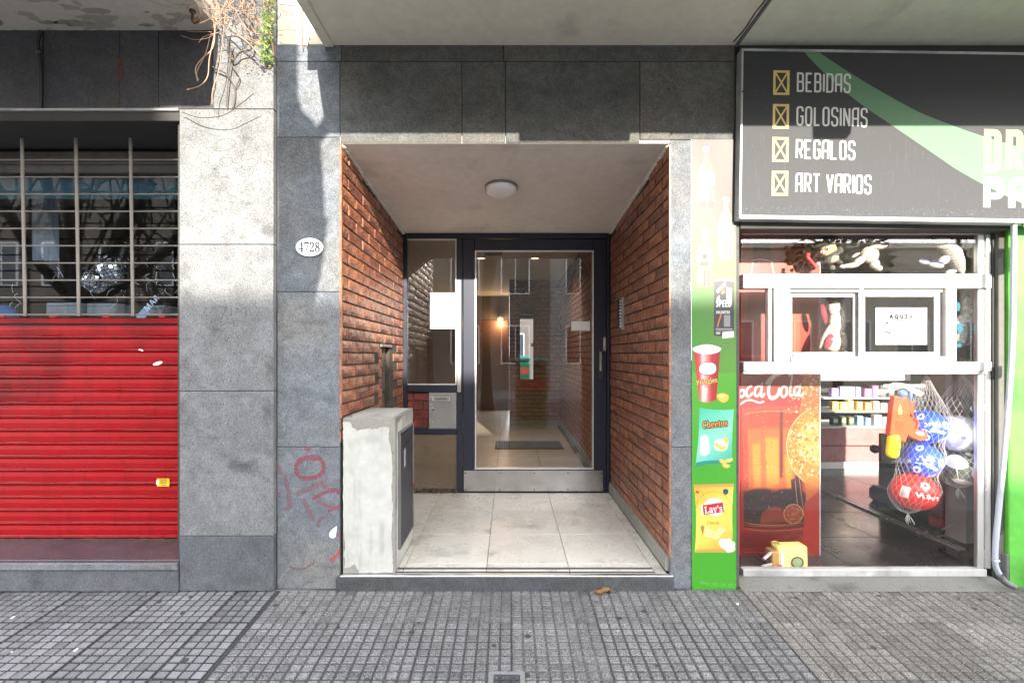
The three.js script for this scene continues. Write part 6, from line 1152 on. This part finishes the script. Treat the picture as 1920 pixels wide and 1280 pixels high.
  const b4 = mkBall('toy_ball', 'glossy white ball with a small grey patch in the upper part of the right net', 1797, 812, 35, 34, plain(ballTex((c) => { c.fillStyle = '#d6d8dc'; c.fillRect(0, 0, 512, 256); c.fillStyle = '#a9abb0'; c.beginPath(); c.ellipse(372, 138, 13, 8, 0.1, 0, 7); c.fill(); c.fillStyle = '#3a4a80'; c.fillRect(420, 158, 22, 6); c.fillStyle = '#b8a860'; c.fillRect(424, 168, 14, 4); })), null); b4.rotation.y = Math.PI - 0.35;
  const pent = ballTex((c) => { c.fillStyle = '#4e5648'; c.fillRect(0, 0, 512, 256); c.fillStyle = '#dedbd2'; for (const [u, v, a, b] of [[330, 100, 42, 34], [425, 130, 40, 36], [375, 198, 48, 22], [390, 42, 40, 15], [250, 160, 42, 36], [150, 100, 44, 36], [60, 150, 42, 36], [500, 90, 30, 34]]) { c.beginPath(); c.ellipse(u, v, a, b, 0, 0, 7); c.fill(); } c.strokeStyle = '#e6e4dc'; c.lineWidth = 3; c.stroke(new Path2D('M366 84 L392 60 M372 108 L388 116 M340 134 L352 180 M410 176 L420 160')); });
  const b5 = mkBall('toy_ball', 'soccer ball with pale round patches on dark green at the bottom of the right net', 1803, 876, 37, 33, plain(pent), null); b5.rotation.y = Math.PI - 0.35; b5.rotation.z = 0.2;
  const cord = std(C(0.62, 0.60, 0.58), 0.8);
  function net(name, label, prof, n) {   // prof: [x, y, r] in photo units down the bag
    const t = thing(name, label, 'net'), list = [], cv = new THREE.CatmullRomCurve3(prof.map(([x, y, r]) => V(x, y, r))), N = 46;
    for (const s of [1, -1]) for (let k = 0; k < n; k++) { const pts = []; for (let i = 0; i <= N; i++) { const p = cv.getPoint(i / N), a = s * i / N * 4.4 + k / n * 6.2832, c0 = at(p.x, p.y, zn), r = p.z * S; pts.push(V(c0.x + Math.cos(a) * r, c0.y + 0.15 * r * Math.sin(a), c0.z + Math.sin(a) * r)); } list.push(tube(pts, 0.00055, 60, 3)); }
    mesh('cords', join(list), cord, t);
    const e = prof[prof.length - 1], p = at(e[0], e[1], zn), tuft = []; for (let k = 0; k < 12; k++) { const a = k / 12 * 6.28; tuft.push(rod(p, V(p.x + Math.cos(a) * 0.022 + 0.012, p.y - 0.05 - 0.012 * Math.sin(a * 3), p.z + Math.sin(a) * 0.02), 0.0011, 4)); }
    mesh('tuft', join(tuft), cord, t);
  }
  net('ball_net', 'left string net holding two blue balls and a red ball', [[1738, 704, 2], [1738, 730, 12], [1740, 765, 26], [1738, 800, 36], [1731, 831, 30], [1727, 862, 36], [1718, 892, 31], [1714, 922, 39], [1704, 955, 16], [1703, 962, 2]], 22);
  net('ball_net', 'right string net holding a white ball and a soccer ball', [[1806, 706, 2], [1803, 725, 16], [1798, 765, 34], [1797, 812, 38], [1800, 845, 34], [1803, 876, 40], [1800, 905, 22], [1797, 914, 3]], 22);
  // chains
  const ch = (label, x, y0, y1, z) => { const t = thing('chain', label, 'chain'), n = Math.round((y1 - y0) / 9); const g = clean(new THREE.TorusGeometry(0.011, 0.0036, 6, 14)).scale(0.75, 1.35, 1); for (let i = 0; i < n; i++) { const m = mesh('link', g, M.black, t), p = at(x + (i % 2) * 0.3, y0 + (i + 0.5) * (y1 - y0) / n, z); m.position.copy(p); m.rotation.y = i % 2 ? 1.25 : 0.25; } };
  ch('dark chain hanging beside the bagged pillow in the narrow right pane', 1838, 541, 676, -0.17); ch('dark chain hanging in front of the grey post in the lower kiosk pane', 1833, 702, 796, -0.24);
}

renderer.render(scene, camera);
